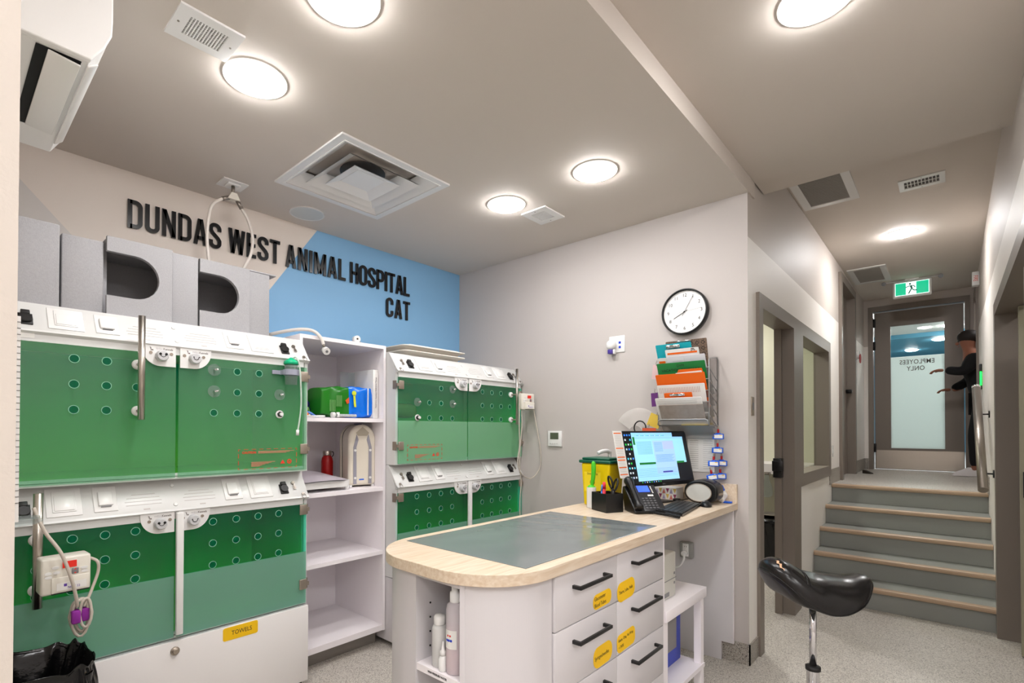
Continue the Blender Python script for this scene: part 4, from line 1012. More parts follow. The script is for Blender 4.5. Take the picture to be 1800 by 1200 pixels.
for (u, v) in ((.075, -.085), (-.075, -.085), (.075, .08), (-.075, .08)):
    q = B(); q.T = T; q.cyl((u, v, -.0095), (u, v, .004), .011, n=14); q.build('foot', M_gloss, t)
t = thing('small_scale', 'white and lilac low weighing scale at the front of the second shelf', 'scale', (1.62, 2.90, 1.04))
def sc(u, v):
    x = -.22+.42*u; y_ = -.15+.26*v
    edge = max(0, 1-((2*u-1)**4)) 
    return (1.63+x*(1-.10*(2*v-1)**2*(1 if u > .5 else .4)), 2.91+y_*(edge**.35), 1.098+.055*(1-(2*u-1)**2)*(.20+.80*v))
q = B(); q.grid(sc, 24, 12); q.bm.verts.ensure_lookup_table()
q.build('pan', mat('lilac_plastic', (196, 188, 196), .35), t)
q = B(); q.grid(lambda u, v: sc(u, v)[:2] + (1.0945+.055*(1-(2*u-1)**2)*(.20+.80*v)-.004,), 24, 12)
q.build('pan_underside', M_gloss, t)
q = B(); pts = rrect(1.45, 1.815, 2.775, 3.02, .07); q.prism(pts, 'Z', 1.062, 1.100); o = q.build('base', M_gloss, t)
for (u, v) in ((1.49, 2.80), (1.78, 2.80), (1.49, 2.98), (1.78, 2.98)): B().cyl((u, v, 1.041), (u, v, 1.064), .014, n=14).build('foot', M_gloss, t)

# plastic trays stacked on the right kennel
for i, (dx, dy, z, lb) in enumerate(((0, 0, 1.928, 'lower white plastic tray lying flat on the right kennel'), (-.01, -.01, 1.962, 'upper white plastic tray on top of the other tray on the right kennel'))):
    t = thing('plastic_tray', lb, 'tray', (2.43+dx, 2.95+dy, z), 'white plastic trays')
    q = B(); x0, x1, y0, y1 = 2.16+dx, 2.76+dx-i*.0, 2.70+dy, 3.24+dy
    o_, i_ = rrect(x0, x1, y0, y1, .05), rrect(x0+.03, x1-.03, y0+.03, y1-.03, .03)
    A = q._v([(x, y, z+.030) for x, y in o_]); Bv = q._v([(x, y, z+.024) for x, y in i_]); Cc = q._v([(x, y, z) for x, y in rrect(x0+.06, x1-.06, y0+.06, y1-.06, .02)])
    n = len(A)
    for a, c_ in ((A, Bv), (Bv, Cc)):
        for k_ in range(n): q._f([a[k_], a[(k_+1) % n], c_[(k_+1) % n], c_[k_]])
    q._f(Cc)
    o = q.build('shell', M_cream if 0 else mat('ivory_tray', (226, 220, 210), .35), t); md = o.modifiers.new('solid', 'SOLIDIFY'); md.thickness = .006; md.offset = -1
t = thing('paper_sleeve', 'flat white sheet lying across the top tray on the right kennel', 'sheet', (2.42, 2.95, 1.993))
B().box(2.20, 2.66, 2.70, 3.16, 1.9935, 1.997).build('sheet', M_gloss, t)

# ---------------------------------------------------------------- treatment counter
CT = .97
def plan(x0, x1, y0, y1, r): 
    pts = [(x1, y0), (x1, y1)]
    pts += [(x0+r+r*math.cos(R(a)), y1-r+r*math.sin(R(a))) for a in range(90, 181, 2)]
    pts += [(x0+r+r*math.cos(R(a)), y0+r+r*math.sin(R(a))) for a in range(180, 271, 2)]
    return pts
t = thing('countertop', 'pale wood countertop with rounded end running to the clock wall', 'countertop', (2.2, 1.31, .93))
q = B(); q.prism(plan(1.112, XB-.001, .965, 1.665, .255), 'Z', .931, CT); o = q.build('top_board', M_wood, t)
md = o.modifiers.new('bevel', 'BEVEL'); md.width = .0018; md.segments = 2; md.limit_method = 'ANGLE'; md.angle_limit = R(60)
B().box(XB-.020, XB-.001, .966, 1.66, CT, 1.085).build('backsplash', M_wood, t)
t = thing('counter_cabinet', 'white counter cabinet with rounded end niche and black handled drawers', 'cabinet', (1.72, 1.31, 0))
x0, y0, y1, r = 1.135, .99, 1.642, .235
q = B()
front = [(1.42, y0)] + [(x0+r+r*math.cos(R(a)), y0+r+r*math.sin(R(a))) for a in range(270, 179, -2)]
front = [p for p in front if p[1] < 1.142] + [(x0, 1.142), (1.42, 1.142)]
q.prism(front, 'Z', 0, .931)
back = [(1.42, y1)] + [(x0+r+r*math.cos(R(a)), y1-r+r*math.sin(R(a))) for a in range(90, 181, 2)]
back = [p for p in back if p[1] > 1.355] + [(x0, 1.355), (1.42, 1.355)]
q.prism(back, 'Z', 0, .931)
q.box(1.40, 1.42, 1.142, 1.355, 0, .931); q.box(x0+.001, 1.40, 1.142, 1.355, .916, .931); q.box(x0+.001, 1.40, 1.142, 1.355, 0, .06)
q.box(1.42, 2.300, 1.0, y1, .09, .931); q.box(1.42, 2.30, 1.05, y1, 0, .09)
q.build('carcass', M_panelw, t)
B().box(x0+.003, 1.40, 1.143, 1.354, .598, .622).build('niche_shelf', M_shelfw, t)
q = B(); text(q, 'HIGH PRESSURE WATER', frame_m((x0+.0026, 1.25, .610), (0, -1, 0), (0, 0, 1)), .0095, sx=.9, depth=.0003, bold=.0002); q.build('shelf_lettering', M_ink, t)
for zz in (.66, .71, .76, .81, .57): B().cyl((1.20, 1.3552, zz), (1.20, 1.353, zz), .0035, n=10).build('peg_hole', M_grout, t)
B().box(2.300, 2.318, .985, y1, 0, .931).build('end_panel', M_shelfw, t)
cols = ((1.423, 1.852), (1.856, 2.297))
rows = ((.738, .926), (.522, .734), (.306, .518), (.095, .302))
for ci, (a0, a1) in enumerate(cols):
    for ri, (b0, b1) in enumerate(rows):
        dr = B().box(a0, a1, .981, .999, b0, b1, bev=.0015).build('drawer', M_panelw, t)
        q = B(); hx0, hx1 = (1.53, 1.755) if ci == 0 else (1.975, 2.21); hz = b1-.058
        q.box(hx0, hx1, .945, .955, hz-.006, hz+.006, bev=.001); q.box(hx0, hx0+.012, .953, .981, hz-.006, hz+.006); q.box(hx1-.012, hx1, .953, .981, hz-.006, hz+.006)
        q.build('handle', M_blackm, dr, 'square matt black bar handle')
def rl(w_, h_, r_): return rrect(-w_/2, w_/2, -h_/2, h_/2, r_)
def tk(x, z, rot=0): return frame_m((x, .9805, z), (1, 0, 0), (0, 0, 1)) @ Matrix.Rotation(R(rot), 4, 'Z')
card('y', 'yellow label reading Glucometer Blood Tubes on the top left counter drawer', rl(.135, .056, .024), tk(1.738, .776, 2), [('Glucometer', -.060, .012), ('Blood Tubes', -.060, -.013)], .021, sx=.8)
card('y', 'yellow label reading Therm, Lube, Nails on the top right counter drawer', rl(.150, .078, .032), tk(1.930, .768, 3), [('Therm, Lube, Nails', -.062, .0)], .019, sx=.8)
card('y', 'yellow label reading Syringes/needles on the second left counter drawer', rl(.140, .078, .034), tk(1.742, .566, 2), [('Syringes/needles', -.062, .0)], .020, sx=.8)
card('y', 'yellow label reading Gauze, Cling, Vet Wrap and Tape on the second right drawer', rl(.155, .072, .024), tk(1.930, .566, 3), [('Gauze, Cling, Vet Wrap', -.068, .014), ('+ TAPE', -.066, -.014)], .0165, sx=.8)
# gable against the wall
t = thing('counter_gable', 'white panel with toe notch holding up the wall end of the counter', 'panel', (3.345, 1.3, 0))
q = B(); q.prism([(.985, .115), (1.055, .115), (1.055, 0), (1.65, 0), (1.65, .931), (.985, .931)], 'X', XB-.034, XB-.016); q.build('panel', M_panelw, t)
q = B(); q.box(XB-.034, XB-.016, .983, .985, .115, .931); q.build('edge_band', M_shelfw, t)
t = thing('power_outlet', 'grey boxed outlet with white plug under the counter', 'outlet', (XB-.03, 1.25, .65))
q = B(); q.box(XB-.075, XB-.034, 1.215, 1.298, .595, .70, bev=.01); q.build('box', mat('grey_outlet_box', (150, 150, 146), .4), t)
q = B(); q.box(XB-.078, XB-.074, 1.238, 1.275, .61, .69, bev=.001); q.build('socket', M_gloss, t)
q = B()
for a in (-.006, .006): q.box(XB-.0785, XB-.0778, 1.2565+a-.001, 1.2565+a+.001, .668, .676)
q.build('slots', M_blackm, t)
q = B(); q.cyl((XB-.078, 1.258, .632), (XB-.105, 1.258, .630), .017); q.build('plug', M_gloss, t)
q = B(); q.tube(catmull([(XB-.10, 1.258, .628), (XB-.125, 1.25, .60), (XB-.13, 1.28, .55), (XB-.12, 1.36, .53), (XB-.11, 1.46, .54)]), .007, 8); q.build('cord', M_gloss, t)

# printer table
t = thing('printer_table', 'low white table with lower shelf under the counter', 'table', (2.6, 1.2, 0))
B().box(2.325, 2.852, .978, 1.42, .520, .572, bev=.002).build('table_top', M_shelfw, t)
B().box(2.325, 2.84, .985, 1.40, .145, .168).build('lower_shelf', M_shelfw, t)
for (a, c) in ((2.328, .990), (2.800, .990), (2.328, 1.375), (2.800, 1.375)):
    B().box(a, a+.038, c, c+.038, 0, .520).build('leg', M_shelfw, t)
t = thing('printer', 'off white box printer standing on the low white table', 'printer', (2.46, 1.2, .572))
q = B(); q.box(2.335, 2.590, 1.04, 1.38, .576, .80, bev=.008); q.build('case', mat('printer_grey', (214, 212, 202), .4), t)
q = B(); q.box(2.336, 2.591, 1.0385, 1.0395, .668, .671); q.build('tray_seam', M_greyp, t)
q = B(); q.box(2.56, 2.572, 1.0380, 1.0395, .688, .70); q.box(2.56, 2.572, 1.0380, 1.0395, .640, .652); q.build('tray_marks', M_greyp, t)
q = B(); q.box(2.43, 2.50, 1.0375, 1.0395, .592, .612); q.build('tray_grip', M_greyp, t)
q = B(); q.box(2.36, 2.54, 1.10, 1.16, .7995, .8015); q.build('paper_slot', M_blackm, t)
t = thing('blue_file_box', 'blue box with grey front panel standing on the lower shelf', 'box', (2.65, 1.2, .168))
q = B(); q.box(2.44, 2.80, 1.10, 1.36, .170, .475, bev=.004); q.build('case', M_blue, t)
q = B(); q.box(2.46, 2.735, 1.096, 1.100, .25, .46, bev=.001); q.build('front_panel', mat('grey_panel', (148, 144, 142), .5), t)
q = B(); q.tube(catmull([(2.86, 1.25, .44), (2.87, 1.22, .40), (2.865, 1.24, .36), (2.862, 1.26, .30), (2.86, 1.26, .18), (2.90, 1.28, .006)]), .007, 8); tag(q.build('black_cord', M_black), 'black cord hanging down behind the low white table', 'cord')  # plain black cord, hanging loose

# bottles in the niche
def bottle(label, c, prof, m, cap=None, capm=None, liq=None):
    t = thing('bottle', label, 'bottle', c)
    B().lathe(prof, c, 28).build('body', m, t)
    if cap: B().lathe(cap, c, 24).build('cap', capm or M_gloss, t)
    if liq: B().lathe(liq[0], c, 28).build('liquid', liq[1], t)
    return t
z = .6225
bottle('clear plastic bottle with white flip cap at the left of the counter niche', (1.178, 1.281, z), [(.024, 0), (.026, .003), (.026, .125), (.022, .135), (.015, .138)], M_translucent, [(.019, .138), (.020, .140), (.020, .163), (.016, .168), (.004, .17)])
t = bottle('small clear spray bottle behind the dropper bottle in the niche', (1.225, 1.252, z), [(.020, 0), (.020, .10), (.016, .115), (.008, .122), (.008, .13)], M_translucent, [(.010, .13), (.010, .158), (.008, .165)])
T = Matrix.Translation((1.215, 1.235, z))
q = B(); q.box(1.203, 1.2045, 1.238, 1.266, z+.03, z+.085); lb = q.build('label_strip', M_paper, t)
q = B(); q.box(1.2025, 1.203, 1.252, 1.264, z+.068, z+.072); q.box(1.2025, 1.203, 1.252, 1.264, z+.056, z+.060); q.build('red_marks', M_red, lb)
bottle('small white dropper bottle at the front of the counter niche', (1.158, 1.243, z), [(.0135, 0), (.0145, .003), (.0145, .04), (.009, .05)], M_gloss, [(.0105, .050), (.0105, .065), (.006, .069), (.003, .088), (.002, .095)])
t = bottle('tall wash bottle with pale pink liquid and hazard label in the niche', (1.180, 1.206, z), [(.030, 0), (.032, .004), (.032, .205), (.028, .222), (.018, .230)], mat('clear_wash_bottle', (226, 218, 222), .25, alpha=.6), [(.019, .230), (.0195, .232), (.0195, .262), (.014, .264), (.0145, .285), (.010, .296)], None, ([(.029, .003), (.0305, .006), (.0305, .145)], M_pinkliq))
q = B()
for k_ in range(9):
    a0, a1 = R(150+k_*9), R(159+k_*9); rr = .0328
    V = q._v([(1.180+rr*math.cos(a), 1.206+rr*math.sin(a), zz) for a, zz in ((a0, z+.085), (a1, z+.085), (a1, z+.145), (a0, z+.145))]); q._f(V)
lb = q.build('label_strip', M_paper, t)
for k_, (a, m_) in enumerate(((168, M_blue), (183, M_blue), (198, M_blue))):
    ca, sa = math.cos(R(a)), math.sin(R(a)); q = B(); q.cyl((1.180+.0328*ca, 1.206+.0328*sa, z+.112), (1.180+.0334*ca, 1.206+.0334*sa, z+.112), .0042, n=16); q.build('blue_symbol', m_, lb)
for a in (176, 192):
    ca, sa = math.cos(R(a)), math.sin(R(a)); q = B(); q.cyl((1.180+.0328*ca, 1.206+.0328*sa, z+.127), (1.180+.0334*ca, 1.206+.0334*sa, z+.127), .004, n=4, smooth=False); q.build('red_symbol', M_red, lb)

# grey mat on the counter, lightly creased
t = thing('vinyl_mat', 'thin grey vinyl mat lying on the wood countertop', 'mat', (1.80, 1.315, CT))
def mf(u, v):
    x = 1.305+.995*u; y_ = 1.012+.605*v
    s_ = max(0, (u-.35))/.65
    h_ = .0040*s_*(.5+.5*math.sin(44*x+2.2*math.sin(5*y_)+3*v))*(.4+.6*v) + .0012*(.5+.5*math.sin(13*x-9*y_+2*math.sin(17*y_)))+.0010*(.5+.5*math.sin(31*y_+7*x))
    return (x, y_, CT+.0016+h_*min(1, 6*u, 6*(1-u), 6*v, 6*(1-v)))
q = B(); q.grid(mf, 150, 70); o = q.build('sheet', M_mat, t); md = o.modifiers.new('solid', 'SOLIDIFY'); md.thickness = .0012

# ---------------------------------------------------------------- desk items
t = thing('sharps_container', 'yellow sharps bin with dark green lid on the counter by the wall', 'bin', (2.72, 1.54, CT))
q = B(); v0 = [(2.648, 1.452), (2.80, 1.452), (2.80, 1.618), (2.648, 1.618)]; v1 = [(2.636, 1.440), (2.812, 1.440), (2.812, 1.630), (2.636, 1.630)]
A = q._v([(x, y, CT+.001) for x, y in v0]); Bv = q._v([(x, y, 1.222) for x, y in v1]); q._f(A[::-1]); q._f(Bv)
for i in range(4): q._f([A[i], A[(i+1) % 4], Bv[(i+1) % 4], Bv[i]])
o = q.build('bin_body', M_yellow, t); md = o.modifiers.new('bevel', 'BEVEL'); md.width = .012; md.segments = 4
q = B(); q.box(2.626, 2.822, 1.430, 1.640, 1.222, 1.240, bev=.006); q.box(2.64, 2.808, 1.444, 1.626, 1.240, 1.254, bev=.006); q.build('lid', M_dgreen, t)
q = B(); q.T = Matrix.Translation((2.640, 1.545, 0)) @ Matrix.Rotation(R(0), 4, 'Z'); q.box(-.0015, .0, -.045, .062, 1.055, 1.195); s1 = q.build('sticker', mat('yellow_sticker', (250, 222, 40), .5), t)
q = B(); text(q, 'Stericycle', frame_m((2.638, 1.553, 1.160), (0, -1, 0), (0, 0, 1)), .020, sx=.9, depth=.0003)
q.ring(circ(1.553, 1.110, .016, 20), circ(1.553, 1.110, .0135, 20), 'X', 2.6375, 2.6383)
for a in (90, 210, 330): q.ring(circ(1.553+.008*math.cos(R(a)), 1.110+.008*math.sin(R(a)), .0065, 14), circ(1.553+.008*math.cos(R(a)), 1.110+.008*math.sin(R(a)), .0045, 14), 'X', 2.6375, 2.6383)
q.build('sticker_print', mat('olive_print', (140, 120, 30), .6), s1)
t = thing('pump_bottle', 'white pump bottle with curved spout behind the sharps bin', 'bottle', (2.88, 1.58, CT))
B().lathe([(.034, CT+.001), (.036, CT+.01), (.036, 1.19), (.014, 1.215), (.012, 1.25)], (2.90, 1.585, 0), 28).build('body', M_gloss, t)
B().tube(catmull([(2.90, 1.585, 1.25), (2.90, 1.585, 1.275), (2.875, 1.59, 1.285), (2.83, 1.60, 1.283), (2.80, 1.61, 1.272)]), [.012]*8+[.013]*8+[.013]*8+[.012]*8+[.008], 12).build('spout', M_gloss, t)
t = thing('brush_holder', 'white cylinder holding a lime green brush beside the black pen box', 'holder', (2.585, 1.535, CT))
q = B(); q.ring(circ(2.588, 1.53, .027, 28), circ(2.588, 1.53, .024, 28), 'Z', CT+.001, 1.088); q.prism(circ(2.588, 1.53, .024, 28), 'Z', CT+.001, CT+.004); q.build('cup', M_gloss, t)
t = thing('green_brush', 'lime green plastic brush standing in the white cylinder', 'brush', (2.588, 1.53, CT+.01))
q = B(); q.tube(catmull([(2.588, 1.53, 1.07), (2.586, 1.525, 1.10), (2.583, 1.515, 1.15), (2.582, 1.512, 1.20), (2.580, 1.513, 1.236)]), [.020, .018, .015, .013, .011]+[.011]*4+[.010]*4+[.012]*4+[.013]*4+[.014]*4+[.013]*4+[.010, .009, .007, .004][:4], 14) if 0 else q.tube(catmull([(2.588, 1.53, 1.07), (2.586, 1.525, 1.10), (2.583, 1.515, 1.15), (2.582, 1.512, 1.20), (2.580, 1.513, 1.238)], 4), [.019, .017, .015, .012, .0095, .010, .011, .012, .0125, .013, .013, .0135, .0135, .013, .0125, .010, .004], 14)
q.build('handle', M_lime, t)
q = B(); q.lathe([(.023, 1.080), (.0235, 1.086), (.021, 1.092), (.012, 1.100)], (2.588, 1.53, 0), 20); q.build('collar', M_lime, t)
t = thing('pen_box', 'black square pen box on the counter beside the telephone', 'pen holder', (2.54, 1.41, CT))
Tp = Matrix.Translation((2.545, 1.405, CT+.001)) @ Matrix.Rotation(R(-26.7), 4, 'Z')
q = B(); q.T = Tp; ww, dd, hh = .055, .070, .100
q.box(-ww, ww, -dd, dd, 0, .004); q.box(-ww, -ww+.004, -dd, dd, .004, hh); q.box(ww-.004, ww, -dd, dd, .004, hh); q.box(-ww+.004, ww-.004, -dd, -dd+.004, .004, hh); q.box(-ww+.004, ww-.004, dd-.004, dd, .004, hh); q.box(-ww+.004, ww-.004, -.002, .002, .004, hh-.006); q.build('box', M_black, t)
def pen(label, u, v, du, dv, L_, r_, m_, cat='pen'):
    a = Tp @ Vector((u, v, .008)); b_ = Tp @ Vector((u+du, v+dv, L_))
    t = thing('pen', label, cat, a); B().cyl(a, a+(b_-a)*.75, r_).build('barrel', m_, t); B().cyl(a+(b_-a)*.75, b_, r_*1.15, r_*.9).build('cap', m_, t)
pen('blue pen leaning in the black pen box', -.03, .02, -.01, -.03, .145, .004, mat('light_blue_pen', (70, 140, 230), .35))
pen('thick pink red marker standing in the black pen box', .0, .030, .0, .0, .155, .009, M_pink, 'marker')
t = thing('scissors', 'scissors with black oval handles standing in the pen box', 'scissors', Tp @ Vector((.02, -.03, .01)))
q = B(); q.T = Tp; q.prism([(.0, .01), (.012, .01), (.014, .12), (.004, .12)], 'Y', -.034, -.031); q.build('blade', M_steel, t)
for (cu_, cv, cw, an) in ((.006, -.022, .158, -16), (.022, -.045, .145, 18)):
    q = B(); q.T = Tp @ Matrix.Translation((cu_, cv, cw)) @ Matrix.Rotation(R(an), 4, 'Y')
    q.tube([(.0, .017*math.cos(a), .034*math.sin(a)) for a in [2*PI*i/20 for i in range(20)]], .0055, 8, closed=True); q.cyl((0, 0, -.065), (0, 0, -.034), .008, .007); q.build('finger_loop', M_black, t)
# telephone
t = thing('desk_telephone', 'black desk telephone with blue display standing on the counter', 'telephone', (2.665, 1.27, CT))
Th = Matrix.Translation((2.650, 1.245, CT+.001)) @ Matrix.Rotation(R(-38), 4, 'Z')
def pb(): q = B(); q.T = Th; return q
q = pb(); q.prism([(-.080, .002), (-.080, .014), (.060, .135), (.078, .132), (.082, .10), (.070, .06), (.05, .002)], 'X', -.085, .095); o = q.build('body', M_black, t); md = o.modifiers.new('bevel', 'BEVEL'); md.width = .006; md.segments = 3
sl = Vector((0, .140, .121)); Ts = frame_m((0, -.080, .0145), (1, 0, 0), sl); Ls = sl.length
def ps(): q = B(); q.T = Th @ Ts; return q
q = ps(); q.box(-.030, .094, .0, Ls*1.0, -.002, .0015, bev=.001); q.build('face_panel', mat('dark_grey_face', (40, 40, 42), .35), t)
q = ps(); q.box(-.016, .052, Ls*.73, Ls*.97, .0015, .0035); q.build('display', mat('blue_lcd', (60, 96, 235), .3, emit=.7), t, 'lit blue display')
q = ps()
for i in range(4):
    for j in range(5): q.box(-.016+i*.021, -.003+i*.021, .016+j*.0165, .025+j*.0165, .0015, .0045)
q.build('keypad', mat('dark_grey_keys', (96, 96, 98), .4), t)
q = ps()
for j in range(5): q.cyl((.066, Ls*.70+j*.0105, .0015), (.066, Ls*.70+j*.0105, .0035), .0038, n=10)
q.box(.028, .060, .103, .114, .0015, .0035); q.build('pale_keys', M_gloss, t)
q = pb(); q.tube(catmull([(-.062, -.085, .030), (-.062, -.060, .060), (-.062, -.012, .110), (-.062, .035, .156), (-.062, .065, .166)], 5), [.020, .024, .025, .023, .019, .017, .016, .016, .016, .016, .016, .016, .017, .019, .022, .024, .026, .026, .025, .022, .016], 14); q.build('handset', M_black, t, 'black handset')
pts = []
for i in range(300):
    s_ = i/299; a = s_*2*PI*50
    base = Vector((2.600-.055*s_*2, 1.190-.185*s_*2, CT+.012)) if s_ < .5 else Vector((2.545+.012+.06*(s_-.5)*2, 1.005+.10*(s_-.5)*2, CT+.012))
    pts.append(base+Vector((.006*math.cos(a), 0.0, .006*math.sin(a))))
q = B(); q.tube(pts, .0024, 6); q.build('coiled_cord', M_black, t)
# keyboard, mouse
t = thing('keyboard', 'black computer keyboard lying in front of the monitor', 'keyboard', (2.84, 1.125, CT))
Tk = Matrix.Translation((2.845, 1.122, CT+.001)) @ Matrix.Rotation(R(8), 4, 'Z')
q = B(); q.T = Tk; q.prism([(-.068, 0), (.068, 0), (.068, .024), (-.068, .012)], 'X', -.222, .222); q.build('case', M_black, t)
for j in range(5):
    q = B(); q.T = Tk @ Matrix.Rotation(math.atan2(.012, .136), 4, 'X')
    for i in range(17 if j < 4 else 15):
        x = -.214+i*.0252
        if j == 0 and 4 <= i <= 8: continue
        q.box(x, x+.022, -.060+j*.0245, -.0385+j*.0245, .017, .023, bev=.001) if 0 else q.box(x, x+.022, -.060+j*.0245, -.0385+j*.0245, .017, .023)
    if j == 0: q.box(-.214+4*.0252, -.214+8*.0252+.022, -.060, -.0385, .017, .023)
    q.build('key_row', mat('black_keys', (46, 46, 48), .4), t)
t = thing('computer_mouse', 'black computer mouse on the counter before the label printer', 'mouse', (3.06, 1.06, CT))
q = B(); q.ell((0, 0, 0), .032, .054, .030, 24, 14)
for v in q.bm.verts: v.co.z = max(v.co.z, -.004)+.005; v.co = Matrix.Rotation(R(-70), 3, 'Z') @ v.co + Vector((3.085, 1.06, CT))
q.build('shell', M_black, t); B().cyl((3.06, 1.066, CT+.026), (3.066, 1.064, CT+.030), .006, n=12).build('wheel', M_greyp, t)
# monitor
mc = Vector((2.978, 1.296, 1.249)); yw, tl = -.24, .216
ur = Vector((math.cos(yw), math.sin(yw), 0)); nb = Vector((-math.sin(yw), math.cos(yw), 0)); uu = Vector((0, 0, math.cos(tl)))+nb*math.sin(tl)
Tm = frame_m(mc, ur, uu)          # local z points out of the screen, towards the viewer
t = thing('computer_monitor', 'black computer monitor showing blue windows on the counter', 'monitor', (3.05, 1.42, CT))
W2, H2 = .305, .167
q = B(); q.T = Tm; q.box(-W2, W2, -H2, H2, -.030, .0, bev=.004); q.box(-.20, .20, -.11, .11, -.055, -.028, bev=.012); q.build('housing', M_black, t)
s_x0, s_x1, s_y0, s_y1 = -.292, .292, -.145, .155
def scr(name, rects, m_, zl, parent):
    q = B(); q.T = Tm
    for (a, b_, c, d) in rects: q.box(s_x0+a*(s_x1-s_x0), s_x0+b_*(s_x1-s_x0), s_y1-d*(s_y1-s_y0), s_y1-c*(s_y1-s_y0), zl, zl+.0002)
    return q.build(name, m_, parent)
e_ = lambda n_, c_, s_=.50: mat('screen_'+n_, c_, .4, emit=s_)
scn = scr('screen', [(0, 1, 0, 1)], e_('dark', (18, 20, 24), .4), .0001, t)
scr('main_window', [(.125, .775, .0, .955)], e_('pale_cyan', (150, 205, 225)), .0004, scn)
scr('second_window', [(.16, .945, .09, .625)], e_('cyan', (150, 212, 226)), .0007, scn)
scr('title_bars', [(.125, .775, .0, .07), (.16, .945, .085, .125)], e_('bar_blue', (140, 196, 240)), .0010, scn)
scr('dialog', [(.43, .77, .16, .83)], e_('lilac_blue', (158, 196, 240)), .0013, scn)
scr('dialog_field', [(.59, .76, .18, .34)], e_('lilac', (168, 186, 236)), .0016, scn)
for rc_ in ((.18, .43, .595, .635), (.775, .90, .595, .635), (.135, .165, .085, .24)): scr('green_bar', [rc_], e_('green', (20, 108, 44)), .0016, scn)
scr('violet_bar', [(.52, .68, .785, .815)], e_('violet', (64, 60, 150)), .0019, scn)
rects = [(.18+.0*i, .41, .18+.022*i, .186+.022*i) for i in range(12)] + [(.45, .58, .20+.022*i, .206+.022*i) for i in range(9)] + [(.45, .75-.02*(i % 3), .45+.02*i, .456+.02*i) for i in range(8)] + [(.14, .74, .72+.03*i, .724+.03*i) for i in range(6)]
scr('text_lines', rects, e_('line', (96, 150, 180)), .0019, scn)
rnd = random.Random(4)
ic = [e_('icon_green', (40, 180, 70)), e_('icon_blue', (60, 130, 230)), e_('icon_white', (190, 200, 205)), e_('icon_cyan', (70, 190, 220))]
for k_ in range(4):
    rects = []
    for j in range(10):
        for i in range(3):
            if rnd.randrange(4) == k_: rects.append((.015+.036*i, .034+.036*i, .03+.092*j, .065+.092*j))
    rects += [(.17+.035*i, .182+.035*i, .968, .99) for i in range(9) if i % 4 == k_] + [(.20+.02*i, .21+.02*i, .05, .066) for i in range(22) if i % 4 == k_]
    scr('icons', rects, ic[k_], .0019, scn)
q = B(); text(q, 'DELL', Tm @ Matrix.Translation((.0, -.156, .0003)), .012, depth=.0002); q.build('maker_lettering', M_greyp, t)
q = B(); Tb = Matrix.Translation((3.035, 1.395, CT+.001)) @ Matrix.Rotation(yw, 4, 'Z'); q.T = Tb; q.box(-.12, .12, -.10, .09, 0, .010, bev=.003); q.box(-.035, .035, .02, .05, .010, .26, bev=.004); q.build('stand', M_black, t)
q = B(); q.T = Tm; q.box(-.372, -.296, -.105, .166, .0015, .0025); s1 = q.build('phone_list', M_paper, t, 'narrow white list with orange headings stuck to the monitor side')
for v in (.152, .065, .014, -.003, -.045, -.085): q = B(); q.T = Tm; q.box(-.366, -.305, v-.003, v+.003, .0025, .003); q.build('orange_heading', M_orange, s1)
q = B(); q.T = Tm
for i in range(26): q.box(-.362, -.31, .14-.0095*i, .1412-.0095*i, .0025, .0028)
q.build('list_lines', mat('grey_print', (150, 146, 144), .6), s1)
# label printer
t = thing('label_printer', 'rounded black and light grey label printer at the wall end of the counter', 'printer', (3.20, 1.12, CT))
def lp(k=1.0): return [(1.215+(k-1)*.0, CT+.002)] and [(1.11+.105*k*math.cos(a), CT+.075-.073*0+(.070*k*math.sin(a) if math.sin(a) > 0 else .070*k*math.sin(a))) for a in [2*PI*i/32 for i in range(32)]]
prof = []
for i in range(32):
    a = 2*PI*i/32; prof.append((1.115+.100*math.cos(a)+(.0), CT+.074+.072*math.copysign(abs(math.sin(a))**.85, math.sin(a))+.012*math.cos(a)*0))
prof2 = [(max(y_, 1.02), max(z_, CT+.004)) for y_, z_ in prof]
q = B(); q.prism(prof2, 'X', 3.150, 3.275, smooth=True); o = q.build('case', M_black, t); md = o.modifiers.new('bevel', 'BEVEL'); md.width = .012; md.segments = 4; md.limit_method = 'ANGLE'; md.angle_limit = R(40)
pan = [(1.125+.072*math.cos(2*PI*i/32), CT+.070+.050*math.sin(2*PI*i/32)) for i in range(32)]
B().prism(pan, 'X', 3.144, 3.152).build('side_panel', mat('light_grey_shell', (196, 196, 190), .35), t, 'light grey oval side panel')
q = B(); q.tube([(3.146, y_, z_) for y_, z_ in [(1.125+.074*math.cos(2*PI*i/32), CT+.070+.052*math.sin(2*PI*i/32)) for i in range(32)]], .003, 6, closed=True); q.build('panel_rim', M_hinge, t)
q = B(); q.box(3.18, 3.245, 1.014, 1.022, CT+.058, CT+.070); q.build('label_slot', M_hinge, t)
t = thing('patterned_box', 'tissue box patterned with coloured triangles behind the monitor stand', 'box', (3.26, 1.37, CT))
q = B(); q.box(3.21, 3.325, 1.285, 1.50, CT+.001, CT+.078, bev=.002); q.build('carton', M_paper, t)
cl = [mat('tri_plum', (140, 60, 96), .6), mat('tri_rose', (200, 110, 100), .6), mat('tri_gold', (206, 176, 90), .6), mat('tri_lilac', (150, 140, 176), .6)]
for k_ in range(4):
    q = B(); 
    for i in range(9):
        for j in range(2):
            if (i*3+j*2) % 4 != k_: continue
            yb_, zb_, s_ = 1.494-.0235*i, CT+.005+.036*j, .021
            tri = [(yb_, zb_), (yb_-s_, zb_), (yb_-s_/2, zb_+.030)] if i % 2 else [(yb_, zb_+.032), (yb_-s_, zb_+.032), (yb_-s_/2, zb_+.003)]
            q.prism(tri, 'X', 3.2085, 3.2105)
    q.build('triangle_print', cl[k_], t)
